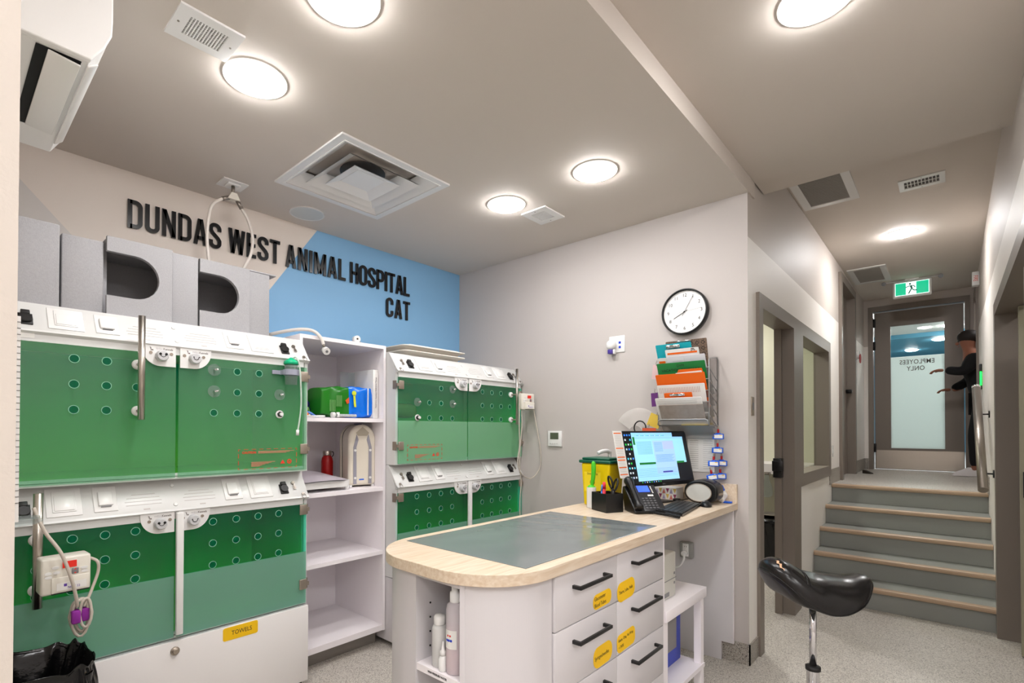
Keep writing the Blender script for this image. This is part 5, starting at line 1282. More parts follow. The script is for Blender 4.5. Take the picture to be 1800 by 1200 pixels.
crumple('crumpled_tissue', (3.305, 1.045, CT+.001), .036, M_paper, 'crumpled white tissue standing against the wood backsplash', 'tissue', 9, (.9, .8, 1.2))
t = thing('black_adapter', 'black adapter plug with cord below the monitor', 'adapter', (3.12, 1.30, CT))
B().box(3.15, 3.19, 1.25, 1.285, CT+.001, CT+.02, bev=.004).build('body', M_black, t)
B().tube(catmull([(3.19, 1.27, CT+.008), (3.22, 1.25, CT+.006), (3.27, 1.25, CT+.006), (3.31, 1.24, CT+.006)]), .003, 6).build('cord', M_black, t)

# ---------------------------------------------------------------- wall clock
t = thing('wall_clock', 'round black rimmed wall clock showing five past eight', 'clock', (XB, 1.278, 2.19))
cy, cz, rc = 1.278, 2.190, .150
q = B(); q.lathe([(rc-.004, 0), (rc, -.004), (rc, -.036), (rc-.004, -.042), (rc-.011, -.042), (rc-.012, -.024)], (XB-.001, cy, cz), 56, 'X'); q.build('rim', M_black, t)
q = B(); q.prism(circ(cy, cz, rc-.010, 56), 'X', XB-.0265, XB-.024); q.build('dial', M_gloss, t)
q = B()
for k_ in range(1, 13):
    a = PI/2-k_*PI/6; text(q, str(k_), frame_m((XB-.0268, cy-.108*math.cos(a), cz+.108*math.sin(a)), (0, -1, 0), (0, 0, 1)), .031, sx=.95, depth=.0004)
q.build('numerals', M_ink, t)
def hand(ang, l0, l1, w_, zx, nm, m_):
    a = R(90-ang); d = Vector((0, -math.cos(a), math.sin(a))); q = B(); q.tube([Vector((zx, cy, cz))-d*l0, Vector((zx, cy, cz))+d*l1], w_, 6); q.build(nm, m_, t)
hand(242, .02, .080, .0016, XB-.029, 'hour_hand', M_black); hand(30, .03, .108, .0013, XB-.031, 'minute_hand', M_black); hand(84, .045, .112, .0006, XB-.033, 'second_hand', M_greyp)
B().cyl((XB-.036, cy, cz), (XB-.026, cy, cz), .004, n=12).build('hub', M_black, t)
# wall plate with plug-in
t = thing('wall_plate', 'white wall plate with two blue data jacks', 'wall plate', (XB, 1.77, 2.03))
B().box(XB-.007, XB, 1.712, 1.834, 1.975, 2.095, bev=.002).build('plate', M_gloss, t)
for zz in (2.045, 2.012): B().box(XB-.009, XB-.006, 1.742, 1.758, zz-.008, zz+.008).build('data_jack', M_blue, t, 'blue data jack')
t = thing('plug_in_device', 'round white plug-in device with small purple box on the wall plate', 'air freshener', (XB-.04, 1.81, 2.02))
q = B(); q.lathe([(.012, -.008), (.030, -.012), (.036, -.025), (.034, -.045), (.024, -.055), (.008, -.058)], (XB, 1.805, 2.03), 28, 'X'); q.build('dome', M_gloss, t)
q = B(); q.box(XB-.050, XB-.012, 1.788, 1.825, 1.965, 1.995, bev=.003); q.build('cartridge', mat('purple_plastic', (70, 54, 140), .4), t)
q = B(); q.box(XB-.040, XB-.014, 1.776, 1.788, 1.962, 1.997, bev=.003); q.build('sleeve', M_gloss, t)
# thermostat
t = thing('thermostat', 'white square wall thermostat with green grey display', 'thermostat', (XB, 2.305, 1.347))
B().box(XB-.018, XB, 2.243, 2.371, 1.286, 1.408, bev=.003).build('case', M_gloss, t)
B().box(XB-.0195, XB-.0175, 2.270, 2.348, 1.342, 1.394).build('display', mat('lcd_green_grey', (86, 92, 74), .3), t)
q = B()
for k_ in range(4): q.box(XB-.020, XB-.0178, 2.337-k_*.020, 2.350-k_*.020, 1.303, 1.312)
q.build('buttons', mat('button_grey', (205, 203, 200), .4), t)
# elizabethan collar with black strap on the wall behind the monitor
t = thing('clear_cone_collar', 'clear plastic cone collar with black ring hanging behind the monitor', 'pet collar', (3.30, 1.62, 1.42))
q = B()
def cone(u, v): a = R(30+300*u); r_ = .05+.125*v; return (3.345-.045*(1-v), 1.605+r_*math.cos(a), 1.395+r_*math.sin(a))
q.grid(cone, 40, 4); o = q.build('sheet', mat('milky_clear_plastic', (224, 218, 212), .25, alpha=.45), t)
q = B(); q.tube([(3.285, 1.565+.042*math.cos(2*PI*i/28), 1.432+.046*math.sin(2*PI*i/28)) for i in range(28)], .0045, 8, closed=True); q.build('ring', M_black, t)

# ---------------------------------------------------------------- wall file rack with papers
M_wire = mat('silver_wire', (168, 168, 168), .35, .7)
M_mesh = mat('silver_mesh', (150, 150, 150), .5, .5, alpha=.55)
t = thing('file_rack', 'silver wire mesh file rack on the wall below the clock', 'file rack', (XB, 1.235, 1.44))
y0, y1 = 1.078, 1.395
for y_ in (y0, y1):
    q = B(); q.tube([(XB-.008, y_, 1.445), (XB-.008, y_, 1.858), (XB-.03, y_, 1.872), (3.20, y_, 1.852), (3.195, y_, 1.84), (3.195, y_, 1.452), (3.205, y_, 1.445), (XB-.01, y_, 1.445)], .0042, 8); q.build('side_frame', M_wire, t)
    for k_ in range(5): q = B(); q.tube([(3.195, y_, 1.80-.072*k_), (XB-.01, y_, 1.72-.072*k_)], .003, 6); q.build('side_bar', M_wire, t)
for k_ in range(5):
    zt = 1.800-.070*k_
    q = B(); q.tube([(3.196, y0, zt), (3.196, y1, zt)], .003, 6); q.build('front_bar', M_wire, t)
    q = B(); V = q._v([(3.197, y0, zt), (3.197, y1, zt), (3.30, y1, zt-.16), (3.30, y0, zt-.16)]); q._f(V); q.build('mesh_pocket', M_mesh, t)
q = B(); q.box(3.20, XB-.01, y0, y1, 1.444, 1.447); q.build('tray_floor', M_mesh, t)
q = B(); q.tube([(3.185, y1, 1.45), (3.185, y1-.006, 1.478), (3.185, y1-.02, 1.484), (3.185, y0+.02, 1.484), (3.185, y0+.006, 1.478), (3.185, y0, 1.45)], .004, 8); q.build('tray_rail', M_wire, t)
q = B(); V = q._v([(3.186, y0+.006, 1.45), (3.186, y1-.006, 1.45), (3.186, y1-.006, 1.482), (3.186, y0+.006, 1.482)]); q._f(V); q.build('tray_lip', M_mesh, t)
def sheet(name, label, cat, m_, xt, zt, xb, zb, ya, yb, th=.002, skew=0., group=None):
    """thin leaning sheet: top edge (xt, zt), bottom edge (xb, zb)"""
    t = thing(name, label, cat, ((xb+xt)/2, (ya+yb)/2, zb), group)
    q = B(); up = Vector((xt-xb, skew, zt-zb)); T = frame_m((xb, (ya+yb)/2, zb), (0, -1, 0), up); w2 = (yb-ya)/2; l_ = up.length
    q.T = T; q.prism(rrect(-w2, w2, 0, l_, min(.006, w2*.3)), 'Z', -th/2, th/2); q.build('sheet', m_, t)
    return t, T, w2, l_
t1, T, w2, l_ = sheet('clipboard', 'black and tan patterned clipboard at the back top of the file rack', 'clipboard', mat('patterned_board', (112, 92, 78), .5, var=.5, vscale=130), 3.262, 1.992, 3.325, 1.74, 1.115, 1.375, .003, .012)
q = B(); q.T = T; q.box(-.055, .035, l_-.012, l_-.001, .002, .010, bev=.002); q.build('clip', M_chrome, t1)
q = B(); q.T = T
for i in range(7):
    for j in range(4):
        cx_, cy_ = -w2+.02+i*.036, l_-.025-j*.036
        q.ring([(cx_-.014, cy_), (cx_, cy_-.014), (cx_+.014, cy_), (cx_, cy_+.014)], [(cx_-.010, cy_), (cx_, cy_-.010), (cx_+.010, cy_), (cx_, cy_+.010)], 'Z', .0015, .0019)
q.build('diamond_print', M_black, t1)
t1, T, w2, l_ = sheet('clipboard', 'teal clipboard leaning out of the top of the file rack', 'clipboard', M_teal, 3.190, 1.963, 3.300, 1.72, 1.185, 1.412, .003, .04)
q = B(); q.T = T; q.box(-.045, .045, l_-.030, l_-.006, .002, .010, bev=.004); q.box(-.035, .035, l_-.022, l_-.010, .010, .014, bev=.002); q.build('clip', M_chrome, t1)
t1, T, w2, l_ = sheet('printed_form', 'white form with orange header bar near the top of the rack', 'paper', M_paper, 3.180, 1.925, 3.285, 1.70, 1.135, 1.345, .0012, .035)
q = B(); q.T = T; q.box(-w2+.012, w2-.012, l_-.034, l_-.022, .0008, .0012); q.build('orange_bar', M_orange, t1)
q = B(); q.T = T; text(q, 'JTS', T @ Matrix.Translation((w2-.035, l_-.012, .0008)), .018, bold=.001, depth=.0003) if 0 else text(q, 'JTL', T @ Matrix.Translation((w2-.035, l_-.012, .0008)), .018, bold=.001, depth=.0003)
q.build('mark', M_ink, t1)
t1, T, w2, l_ = sheet('envelope', 'white envelope in front of the orange header form', 'envelope', mat('cool_paper', (224, 222, 228), .6), 3.172, 1.880, 3.270, 1.68, 1.095, 1.330, .003, .03)
q = B(); q.T = T; q.box(-.01, -.0095, l_-.075, l_-.012, .0015, .002); q.box(-.085, -.02, l_-.035, l_-.034, .0015, .002); q.box(-.095, -.035, l_-.05, l_-.047, .0015, .002); q.build('ruled_lines', mat('grey_print', (150, 146, 144), .6), t1)
t1, T, w2, l_ = sheet('leaflet', 'small leaflet with orange blocks at the left of the envelope', 'leaflet', M_paper, 3.178, 1.875, 3.27, 1.70, 1.335, 1.392, .002, -.03)
q = B(); q.T = T; q.box(-w2+.005, w2-.01, l_-.05, l_-.02, .001, .0014); q.box(-w2+.005, w2-.01, l_-.085, l_-.06, .001, .0014); q.build('orange_blocks', M_orange, t1)
t1, T, w2, l_ = sheet('file_folder', 'green folder marked DVM VACATION SCHEDULE in the rack', 'folder', M_green, 3.160, 1.840, 3.262, 1.63, 1.092, 1.392, .003, .01)
q = B(); text(q, 'DVM', T @ Matrix.Translation((.0, l_-.022, .0016)), .024, sx=.9, depth=.0003); text(q, 'VACATION  SCHEDULE', T @ Matrix.Translation((-.005, l_-.050, .0016)), .024, sx=.95, depth=.0003); q.build('handwriting', M_ink, t1)
t1, T, w2, l_ = sheet('file_folder', 'orange tabbed folder holding white papers in the rack', 'folder', M_orange, 3.150, 1.768, 3.255, 1.56, 1.090, 1.396, .003, .01)
q = B(); q.T = T; q.prism([(-.02, l_-.03), (w2-.006, l_-.03), (w2-.012, l_+.024), (.0, l_+.024), (-.012, l_+.004)], 'Z', -.004, -.001); q.build('tab', M_orange, t1)
q = B(); q.T = T; q.prism([(-.03, l_-.04), (w2-.008, l_-.04), (w2-.016, l_+.010), (-.02, l_+.004)], 'Z', -.001, .0012); q.build('inserted_paper', M_paper, t1)
q = B(); text(q, 'SURGERY LIST', T @ Matrix.Translation((.065, l_+.016, -.0008)), .010, depth=.0003) if 0 else q.T.identity(); q.bm.free()
t1, T, w2, l_ = sheet('paper_stack', 'white printed table sheets in the middle of the rack', 'paper', M_paper, 3.165, 1.702, 3.25, 1.50, 1.095, 1.392, .003, .01)
q = B(); q.T = T
for i in range(26): q.box(-w2+.012+i*.010, -w2+.016+i*.010, l_-.055, l_-.018, .0016, .002)
q.build('printed_columns', mat('pale_pink_print', (196, 176, 170), .6), t1)
t1, T, w2, l_ = sheet('clipboard', 'small orange clipboard low in the file rack', 'clipboard', M_orange, 3.150, 1.650, 3.235, 1.47, 1.165, 1.340, .003, .0)
q = B(); q.T = T; q.box(-.05, .045, l_-.020, l_-.004, .002, .010, bev=.003); q.build('clip', M_chrome, t1)
t1, T, w2, l_ = sheet('paper_stack', 'white papers in the lowest pocket of the file rack', 'paper', M_paper, 3.142, 1.618, 3.225, 1.455, 1.105, 1.395, .004, .0)
q = B(); q.T = T
for i in range(4): q.box(-w2+.01, w2-.03, l_-.020-i*.006, l_-.019-i*.006, .002, .0024)
q.build('printed_lines_grey', mat('grey_print', (150, 146, 144), .6), t1)
t1, T, w2, l_ = sheet('magazine', 'dull grey magazine behind the mesh at the bottom of the rack', 'magazine', mat('grey_cover', (150, 140, 132), .5, var=.12, vscale=30), 3.145, 1.575, 3.215, 1.452, 1.098, 1.372, .006, .0)
q = B(); q.box(3.20, 3.33, 1.10, 1.25, 1.4475, 1.462, bev=.002); tag(q.build('yellow_pad', mat('yellow_black_pad', (224, 190, 20), .5)), 'yellow pad lying in the bottom tray of the rack', 'notepad')
# sheet on the wall beneath the rack
t = thing('wall_notice', 'white printed notice clipped to the wall below the rack', 'notice', (XB-.004, 1.19, 1.15))
q = B(); q.box(XB-.005, XB-.003, 1.100, 1.268, 1.150, 1.385); q.build('sheet', M_paper, t)
q = B()
for i in range(15): q.box(XB-.0056, XB-.005, 1.20-.0*i, 1.255, 1.36-.0135*i, 1.3622-.0135*i); q.box(XB-.0056, XB-.005, 1.112, 1.17, 1.36-.0135*i, 1.3615-.0135*i)
q.build('printed_lines_grey', mat('grey_print', (150, 146, 144), .6), t)
q = B(); q.box(XB-.012, XB-.003, 1.095, 1.30, 1.383, 1.400, bev=.002); q.build('holder_bar', M_steeld, t)
q = B(); q.box(XB-.03, XB-.01, 1.19, 1.21, 1.40, 1.44, bev=.004); q.build('bulldog_clip', M_acr, t)
# blue name tags on chains
names = ['topmost blue name tag on the chain right of the rack', 'second blue name tag down the chain beside the notice', 'third blue name tag down, front one of a pair', 'third blue name tag down, rear one of a pair', 'fourth blue name tag down, front one of a pair', 'fourth blue name tag down, rear one of a pair', 'lowest hanging blue name tag by the label printer']
pos = [(3.30, 1.060, 1.378, 0), (3.30, 1.064, 1.292, 0), (3.285, 1.082, 1.210, 0), (3.33, 1.050, 1.212, 0), (3.285, 1.090, 1.125, 12), (3.33, 1.055, 1.130, 5), (3.29, 1.055, 1.052, 25)]
first = None
for nm, (x, y_, z_, rot) in zip(names, pos):
    t = thing('name_tag', nm, 'tag', (x, y_, z_-.018), 'blue name tags hanging beside the rack')
    T = Matrix.Translation((x, y_, z_)) @ Matrix.Rotation(R(-rot), 4, 'X')
    q = B(); q.T = T; q.box(-.010, .010, -.032, .032, -.017, .017, bev=.003); q.box(-.008, .008, -.012, .012, .015, .022, bev=.002); q.build('holder', M_tagblue, t)
    q = B(); q.T = T; q.box(-.0112, -.010, -.029, .020, -.011, .011); s1 = q.build('card', M_paper, t)
    q = B(); q.T = T; q.box(-.0118, -.0112, -.026, -.010, .006, .0105); q.build('yellow_patch', M_yellowl, s1)
    q = B(); q.T = T; q.box(-.005, .005, -.006, .006, .022, .045, bev=.002); q.build('red_clip', M_redpaint, t)
    q = B(); q.T = T; q.box(-.004, .004, -.005, .005, .044, .064, bev=.002); q.build('metal_clip', M_hinge, t)
q = B(); q.box(3.30, 3.325, .985, 1.045, CT+.001, CT+.012, bev=.003); tag(q.build('name_tag', M_tagblue), 'blue tag lying on the countertop at the backsplash corner', 'tag')
# paper tags on a chain, left of the rack
def ptag(label, m_, x, y_, z_, w_, h_, rx, txt=None):
    t = thing('paper_tag', label, 'tag', (x, y_, z_-h_/2), 'coloured tags hanging left of the rack')
    T = Matrix.Translation((x, y_, z_)) @ Matrix.Rotation(R(rx), 4, 'X')
    q = B(); q.T = T; q.box(-.0008, .0008, -w_/2, w_/2, -h_/2, h_/2); q.build('card', m_, t)
    q = B(); q.T = T; q.tube([(0, .0, h_/2-.006), (0, 0, h_/2+.004), (.0, .003, h_/2+.012), (0, -.002, h_/2+.020), (0, 0, h_/2+.03)], .0018, 6); q.build('chain', M_steeld, t)
    if txt: q = B(); text(q, txt, T @ frame_m((-.0012, 0, -.002), (0, -1, 0), (0, 0, 1)), .026, sx=.85, depth=.0003, bold=.0006); q.build('handwriting', M_ink, t)
ptag('pale pink paper tag, topmost beside the rack', mat('pink_card', (214, 180, 180), .7), 3.25, 1.438, 1.800, .045, .095, 6)
ptag('purple paper tag hanging left of the file rack', mat('purple_card', (98, 44, 112), .7), 3.25, 1.440, 1.618, .055, .090, -4)
ptag('yellow paper tag hanging tilted below the purple one', mat('ochre_card', (214, 182, 70), .7), 3.25, 1.445, 1.478, .085, .085, 22)
ptag('red orange paper tag marked Fecal above the monitor', mat('rust_card', (196, 82, 50), .7), 3.23, 1.475, 1.400, .095, .060, 0, 'Fecal')

# ---------------------------------------------------------------- saddle stool
t = thing('saddle_stool', 'black leather saddle stool with torn corner on a chrome column', 'stool', (2.68, .46, 0))
sx_, sy_ = 2.68, .46
ax = Vector((.676, -.737, 0)); ay = Vector((.737, .676, 0))
def lerp(tb, s_):
    for (a, za), (b_, zb) in zip(tb, tb[1:]):
        if s_ <= b_: k_ = (s_-a)/(b_-a); k_ = k_*k_*(3-2*k_); return za+(zb-za)*k_
    return tb[-1][1]
TOPZ = [(-1.01, .855), (-.82, .858), (-.15, .782), (.45, .765), (1.01, .785)]
BOTZ = [(-1.01, .745), (-.55, .668), (.0, .648), (.5, .672), (1.01, .738)]
def plan_r(a):
    c_, s_ = math.cos(a), math.sin(a)
    return .228*math.copysign(abs(c_)**.92, c_), .170*math.copysign(abs(s_)**.85, s_)*(1.0-.16*c_-.10*c_*c_)
def seat_at(X_, Y_, e, top):
    s_ = max(-1, min(1, X_/.228)); zt, zb = lerp(TOPZ, s_), lerp(BOTZ, s_); mid, hf = (zt+zb)/2, (zt-zb)/2
    zt_ = -.060*(Y_/.17)**2 if top else -.020*(Y_/.17)**2
    return mid+zt_*(1 if top else 1)+(hf*e if top else -hf*e)
def seat(u, v):
    a = 2*PI*u; ph_ = PI*(v-.5)                 # -90..90 : bottom pole to top pole
    r_ = max(0., math.cos(ph_))**.42; e = abs(math.sin(ph_))**.8
    ex, ey = plan_r(a); X_, Y_ = ex*r_, ey*r_
    blend = .5+.5*math.sin(ph_)
    zt = seat_at(X_, Y_, e, True); zb = seat_at(X_, Y_, e, False)
    zz = zt if v >= .5 else zb
    if v < .5: zz += (-.040*(Y_/.17)**2)*max(0, 1-e)
    p_ = ax*X_+ay*Y_
    return (sx_+p_.x+.012*ax.x, sy_+p_.y+.012*ax.y, zz)
q = B(); q.grid(seat, 72, 40, True); o = q.build('seat', M_leather, t)
def on_seat(X_, Y_, off=.0015):
    ex = abs(X_)/.228; best = None
    lo, hi = 0., 1.
    a = math.atan2(Y_/.17, X_/.228); e1, e2 = plan_r(a); rr_ = min(.9995, math.hypot(X_, Y_)/math.hypot(e1, e2))
    cph = rr_**(1/.42); e = math.sqrt(max(0, 1-cph*cph))**.8
    p_ = ax*(X_+.012)+ay*Y_
    return Vector((sx_+p_.x, sy_+p_.y, seat_at(X_, Y_, e, True)+off))
q = B(); q.tube([on_seat(-.075-.030*(k_/10)**2, k_/10*.135) for k_ in range(-10, 11)], .0020, 6); q.build('seam', M_leather, t)
q = B(); q.tube([on_seat(-.088-.030*(k_/10)**2, k_/10*.135) for k_ in range(-10, 11)], .0020, 6); q.build('seam', M_leather, t)
pp = []
for i in range(60):
    a = 2*PI*i/60; e1, e2 = plan_r(a); p_ = ax*(e1*1.002+.012)+ay*e2*1.002; pp.append((sx_+p_.x, sy_+p_.y, seat_at(e1, e2, 0, True)-.004))
q = B(); q.tube(pp, .0026, 6, closed=True); q.build('piping', M_leather, t)
pts = [on_seat(-.190+.004*math.sin(i*2.1), -.090+.0080*i, .0015) for i in range(9)]
q = B(); A = q._v([p-ax*(.008*math.sin(PI*i/8)**.5) for i, p in enumerate(pts)]); Bv = q._v([p+ax*(.009*math.sin(PI*i/8)) for i, p in enumerate(pts)])
for i in range(8): q._f([A[i], A[i+1], Bv[i+1], Bv[i]])
q.build('torn_patch', mat('exposed_foam', (222, 176, 140), .9), t, 'torn leather showing tan foam')
B().lathe([(.04, .638), (.05, .644), (.08, .664)], (sx_, sy_, 0), 24).build('seat_plate', M_blackm, t)
B().cyl((sx_, sy_, .36), (sx_, sy_, .648), .0145).build('piston', M_chrome, t)
B().lathe([(.026, .10), (.026, .35), (.028, .354), (.028, .364), (.020, .368)], (sx_, sy_, 0), 28).build('column', M_chrome, t)
B().lathe([(.030, .350), (.030, .366), (.018, .370)], (sx_, sy_, 0), 28).build('collar', M_blackm, t)
h0 = Vector((sx_, sy_, .645)); h1 = h0+ax*.115+Vector((0, 0, -.010)); h2 = h0+ax*.150+Vector((0, 0, -.045))
B().tube([h0, h0+ax*.10, h1, h2], [.005, .005, .006, .006], 8).build('lever', M_black, t)
for i in range(5):
    a = R(38+72*i); e = Vector((sx_+.30*math.cos(a), sy_+.30*math.sin(a), .085))
    B().tube([(sx_, sy_, .115), ((sx_+e.x)/2, (sy_+e.y)/2, .108), e], [.022, .017, .013], 10).build('base_arm', M_chrome, t)
    q = B(); q.cyl(e+Vector((-.014*math.sin(a), .014*math.cos(a), -.055)), e-Vector((-.014*math.sin(a), .014*math.cos(a), .055)), .029, n=20); q.cyl(e-Vector((0, 0, .035)), e, .008); q.build('caster', M_blackm, t)

# ---------------------------------------------------------------- bin with black bag
t = thing('bin', 'bin lined with a crinkled black bag in front of the left kennels', 'bin', (.26, 2.44, 0))
q = B(); v0 = rrect(.14, .38, 2.31, 2.55, .03); v1 = rrect(.115, .415, 2.275, 2.585, .04)
A = q._v([(x, y, 0.001) for x, y in v0]); Bv = q._v([(x, y, .54) for x, y in v1]); q._f(A[::-1]); n = len(A)
for i in range(n): q._f([A[i], A[(i+1) % n], Bv[(i+1) % n], Bv[i]])
q.build('tub', M_black, t)
rnd = random.Random(11); ph = [rnd.uniform(0, 6.28) for _ in range(8)]
def bagf(u, v):
    a = 2*PI*u; ca, sa = math.cos(a), math.sin(a)
    ca_ = math.copysign(abs(ca)**.5, ca); sa_ = math.copysign(abs(sa)**.5, sa)
    if v < .35: k_ = v/.35; rr = .80+.22*k_; z_ = .42+.14*k_
    elif v < .5: k_ = (v-.35)/.15; rr = 1.02+.05*math.sin(PI*k_); z_ = .56+.016*math.sin(PI*k_)
    else: k_ = (v-.5)/.5; rr = 1.03+.10*math.sin(PI*min(1, k_*1.3))+.03*k_; z_ = .56-.33*k_
    wr = .030*(math.sin(9*a+ph[0]+4*v)+.6*math.sin(17*a+ph[1]-7*v)+.5*math.sin(29*a+ph[2]+11*v)+.35*math.sin(47*a-13*v))*(.25+.75*min(1, abs(v-.42)*3))
    return (.265+(.152*rr+.02*0)*ca_*(1+wr*.8), 2.43+.155*rr*sa_*(1+wr*.8), z_+.010*math.sin(7*a+ph[3])*(v)+.008*math.sin(13*a+9*v))
q = B(); q.grid(bagf, 160, 46, True); q.build('bin_bag', M_bag, t, 'black plastic bag folded over the rim')

# small tray with otoscope heads on the partition wall
t = thing('glass_tray', 'small glass tray bracket on the partition wall above the lower left pump', 'tray', (.16, 2.25, 1.13))
q = B(); q.prism([(.078, 2.14), (.078, 2.34), (.20, 2.34), (.255, 2.30), (.262, 2.24), (.235, 2.17), (.17, 2.14)], 'Z', 1.112, 1.118); q.build('shelf', M_acr, t)
q = B(); q.tube([(.085, 2.345, 1.122), (.262, 2.30, 1.118)], .006, 8); q.box(.078, .262, 2.336, 2.344, 1.118, 1.15) if 0 else q.box(.078, .2, 2.338, 2.343, 1.118, 1.16); q.build('rear_lip', M_acr, t)
t = thing('otoscope', 'black cylindrical instrument head lying on the glass tray', 'instrument', (.18, 2.25, 1.14))
B().cyl((.150, 2.31, 1.142), (.168, 2.205, 1.139), .021).build('barrel', M_black, t)
B().cyl((.168, 2.205, 1.139), (.1695, 2.196, 1.139), .016).build('ribbed_end', M_greyp, t)
t = thing('otoscope', 'bright blue cylindrical instrument beside the black one on the glass tray', 'instrument', (.12, 2.25, 1.14))
B().cyl((.100, 2.31, 1.142), (.115, 2.215, 1.139), .018).build('barrel', M_blue, t)
B().cyl((.100, 2.31, 1.142), (.095, 2.335, 1.143), .019).build('collar', M_gloss, t)
t = thing('wall_ruler', 'white strip ruler with tick marks hanging on the partition wall edge', 'ruler', (.09, 1.11, 1.26))
B().box(.078, .0985, 1.10, 1.104, 1.27, 1.60).build('strip', M_gloss, t)
q = B()
for i in range(30): q.box(.0935, .0985, 1.0992, 1.1, 1.30+.01*i, 1.3008+.01*i)
q.build('tick_marks', M_ink, t)

# ---------------------------------------------------------------- corridor things
t = thing('handrail', 'sloping steel tube handrail on the right of the stairs', 'handrail', (5.7, -.2, 1.3))
a, b_ = Vector((5.97, -.169, 1.553)), Vector((5.435, -.173, 1.09)); d = b_-a
p0, p1 = a-d*.5, a+d*1.25
B().cyl(p0, p1, .029, n=28).build('tube', M_steeld, t)
B().cyl(p0-d.normalized()*.03, p0, .0295, n=28).build('end_cap', M_chrome, t)
for p_ in (a, b_):
    B().cyl((p_.x, p_.y, p_.z), (p_.x, YR, p_.z), .006, n=10).build('bracket', M_blackm, t)
    B().cyl((p_.x, YR+.008, p_.z), (p_.x, YR, p_.z), .030, n=20).build('wall_rosette', M_blackm, t)
t = thing('exit_sign', 'green running man exit sign hanging under the corridor ceiling', 'sign', (8.0, .34, 3.25))
X = 7.98
B().box(X, X+.04, .155, .515, 3.025, 3.225, bev=.012).build('housing', M_gloss, t)
M_eg = mat('exit_green', (0, 158, 116), .4, emit=1.0); M_ew = mat('exit_white', (222, 250, 242), .4, emit=1.1)
B().box(X-.0025, X, .180, .490, 3.055, 3.200).build('green_panel', M_eg, t, 'lit green panel')
q = B(); q.box(X-.0035, X-.0025, .295, .390, 3.055, 3.200)
for (a0, a1, c0, c1) in ((.178, .492, 3.2, 3.204), (.178, .492, 3.051, 3.055), (.178, .182, 3.055, 3.2), (.488, .492, 3.055, 3.2)): q.box(X-.0035, X-.0025, a0, a1, c0, c1)
q.build('white_doorway', M_ew, t)
q = B(); man = lambda pts, w_: q.tube([(X-.0042, y_, z_) for y_, z_ in pts], w_, 6)
q.cyl((X-.0048, .352, 3.180), (X-.0040, .352, 3.180), .011, n=16)
man([(.345, 3.160), (.335, 3.125)], .010); man([(.348, 3.158), (.375, 3.150), (.392, 3.142)], .005); man([(.340, 3.158), (.318, 3.155), (.305, 3.135)], .005)
man([(.338, 3.122), (.352, 3.095), (.365, 3.065)], .0065); man([(.335, 3.122), (.315, 3.100), (.288, 3.098)], .0065)
q.build('running_figure', mat('exit_dark_green', (0, 110, 84), .5), t)
B().box(X+.005, X+.035, .27, .40, 3.225, 3.25, bev=.003).build('ceiling_mount', M_gloss, t)
q = B(); q.tube([(X+.02, .09, 3.235), (X+.02, .58, 3.235)], .006, 8); q.build('lamp_arm', M_gloss, t)
for y_ in (.075, .60): q = B(); q.cyl((X-.005, y_, 3.222), (X+.03, y_, 3.225), .024, .018); q.build('spot_lamp', M_greyp, t)
t = thing('wall_alarm', 'white fire alarm box with red letters high on the right wall', 'alarm', (8.5, YR, 3.2))
B().box(7.70, 7.80, YR, YR+.06, 3.00, 3.15, bev=.006).build('case', M_gloss, t)
q = B(); text(q, 'FIRE', frame_m((7.6995, YR+.032, 3.075), (0, 0, -1), (0, -1, 0)), .05, sx=.7, depth=.0004); q.build('red_lettering', M_red, t)
t = thing('card_reader', 'black card reader with green light strip on the right wall', 'card reader', (7.35, YR, 1.85))
B().box(7.28, 7.42, YR, YR+.020, 1.84, 2.10, bev=.005).build('case', M_black, t)
B().box(7.275, 7.28, YR+.004, YR+.018, 1.88, 2.02).build('light_strip', mat('green_led', (20, 230, 60), .4, emit=4.0), t, 'lit green strip')
t = thing('wall_pull_station', 'red and white round device with white strip on the left landing wall', 'alarm', (8.15, YC, 2.2))
B().cyl((8.20, YC, 2.40), (8.20, YC-.035, 2.40), .055, n=28).build('body', M_gloss, t)
B().cyl((8.20, YC-.035, 2.35), (8.20, YC-.045, 2.35), .06, n=28).build('red_face', M_redpaint, t)
B().box(8.12, 8.16, YC-.012, YC, 2.0, 2.28).build('strap', M_gloss, t)
for x, z_, lb in ((3.437, 1.565, 'narrow steel switch plate by the corner beside the first door'), (6.31, 1.20, 'small white switch plate between the window and the landing')):
    t = thing('switch_plate', lb, 'switch', (x, YC, z_)); B().box(x-.028, x+.028, YC-.006, YC, z_-.058, z_+.058, bev=.002).build('plate', M_hinge if x < 4 else M_gloss, t)
    B().box(x-.010, x+.010, YC-.010, YC-.006, z_-.022, z_+.022, bev=.001).build('toggle', M_greyp if x < 4 else M_gloss, t)
# small dark bird-like door wedge on the landing
t = thing('door_wedge', 'small brown door wedge lying on the landing floor', 'door wedge', (8.05, .80, LZ))
q = B(); q.prism([(0, 0), (.11, 0), (.10, .012), (.02, .042), (0, .042)], 'X', -.02, .02)
for v in q.bm.verts: v.co = Matrix.Rotation(R(150), 3, 'Z') @ v.co + Vector((8.03, .82, LZ+.001))
q.build('wedge', mat('dark_brown_rubber', (48, 38, 30), .6), t)

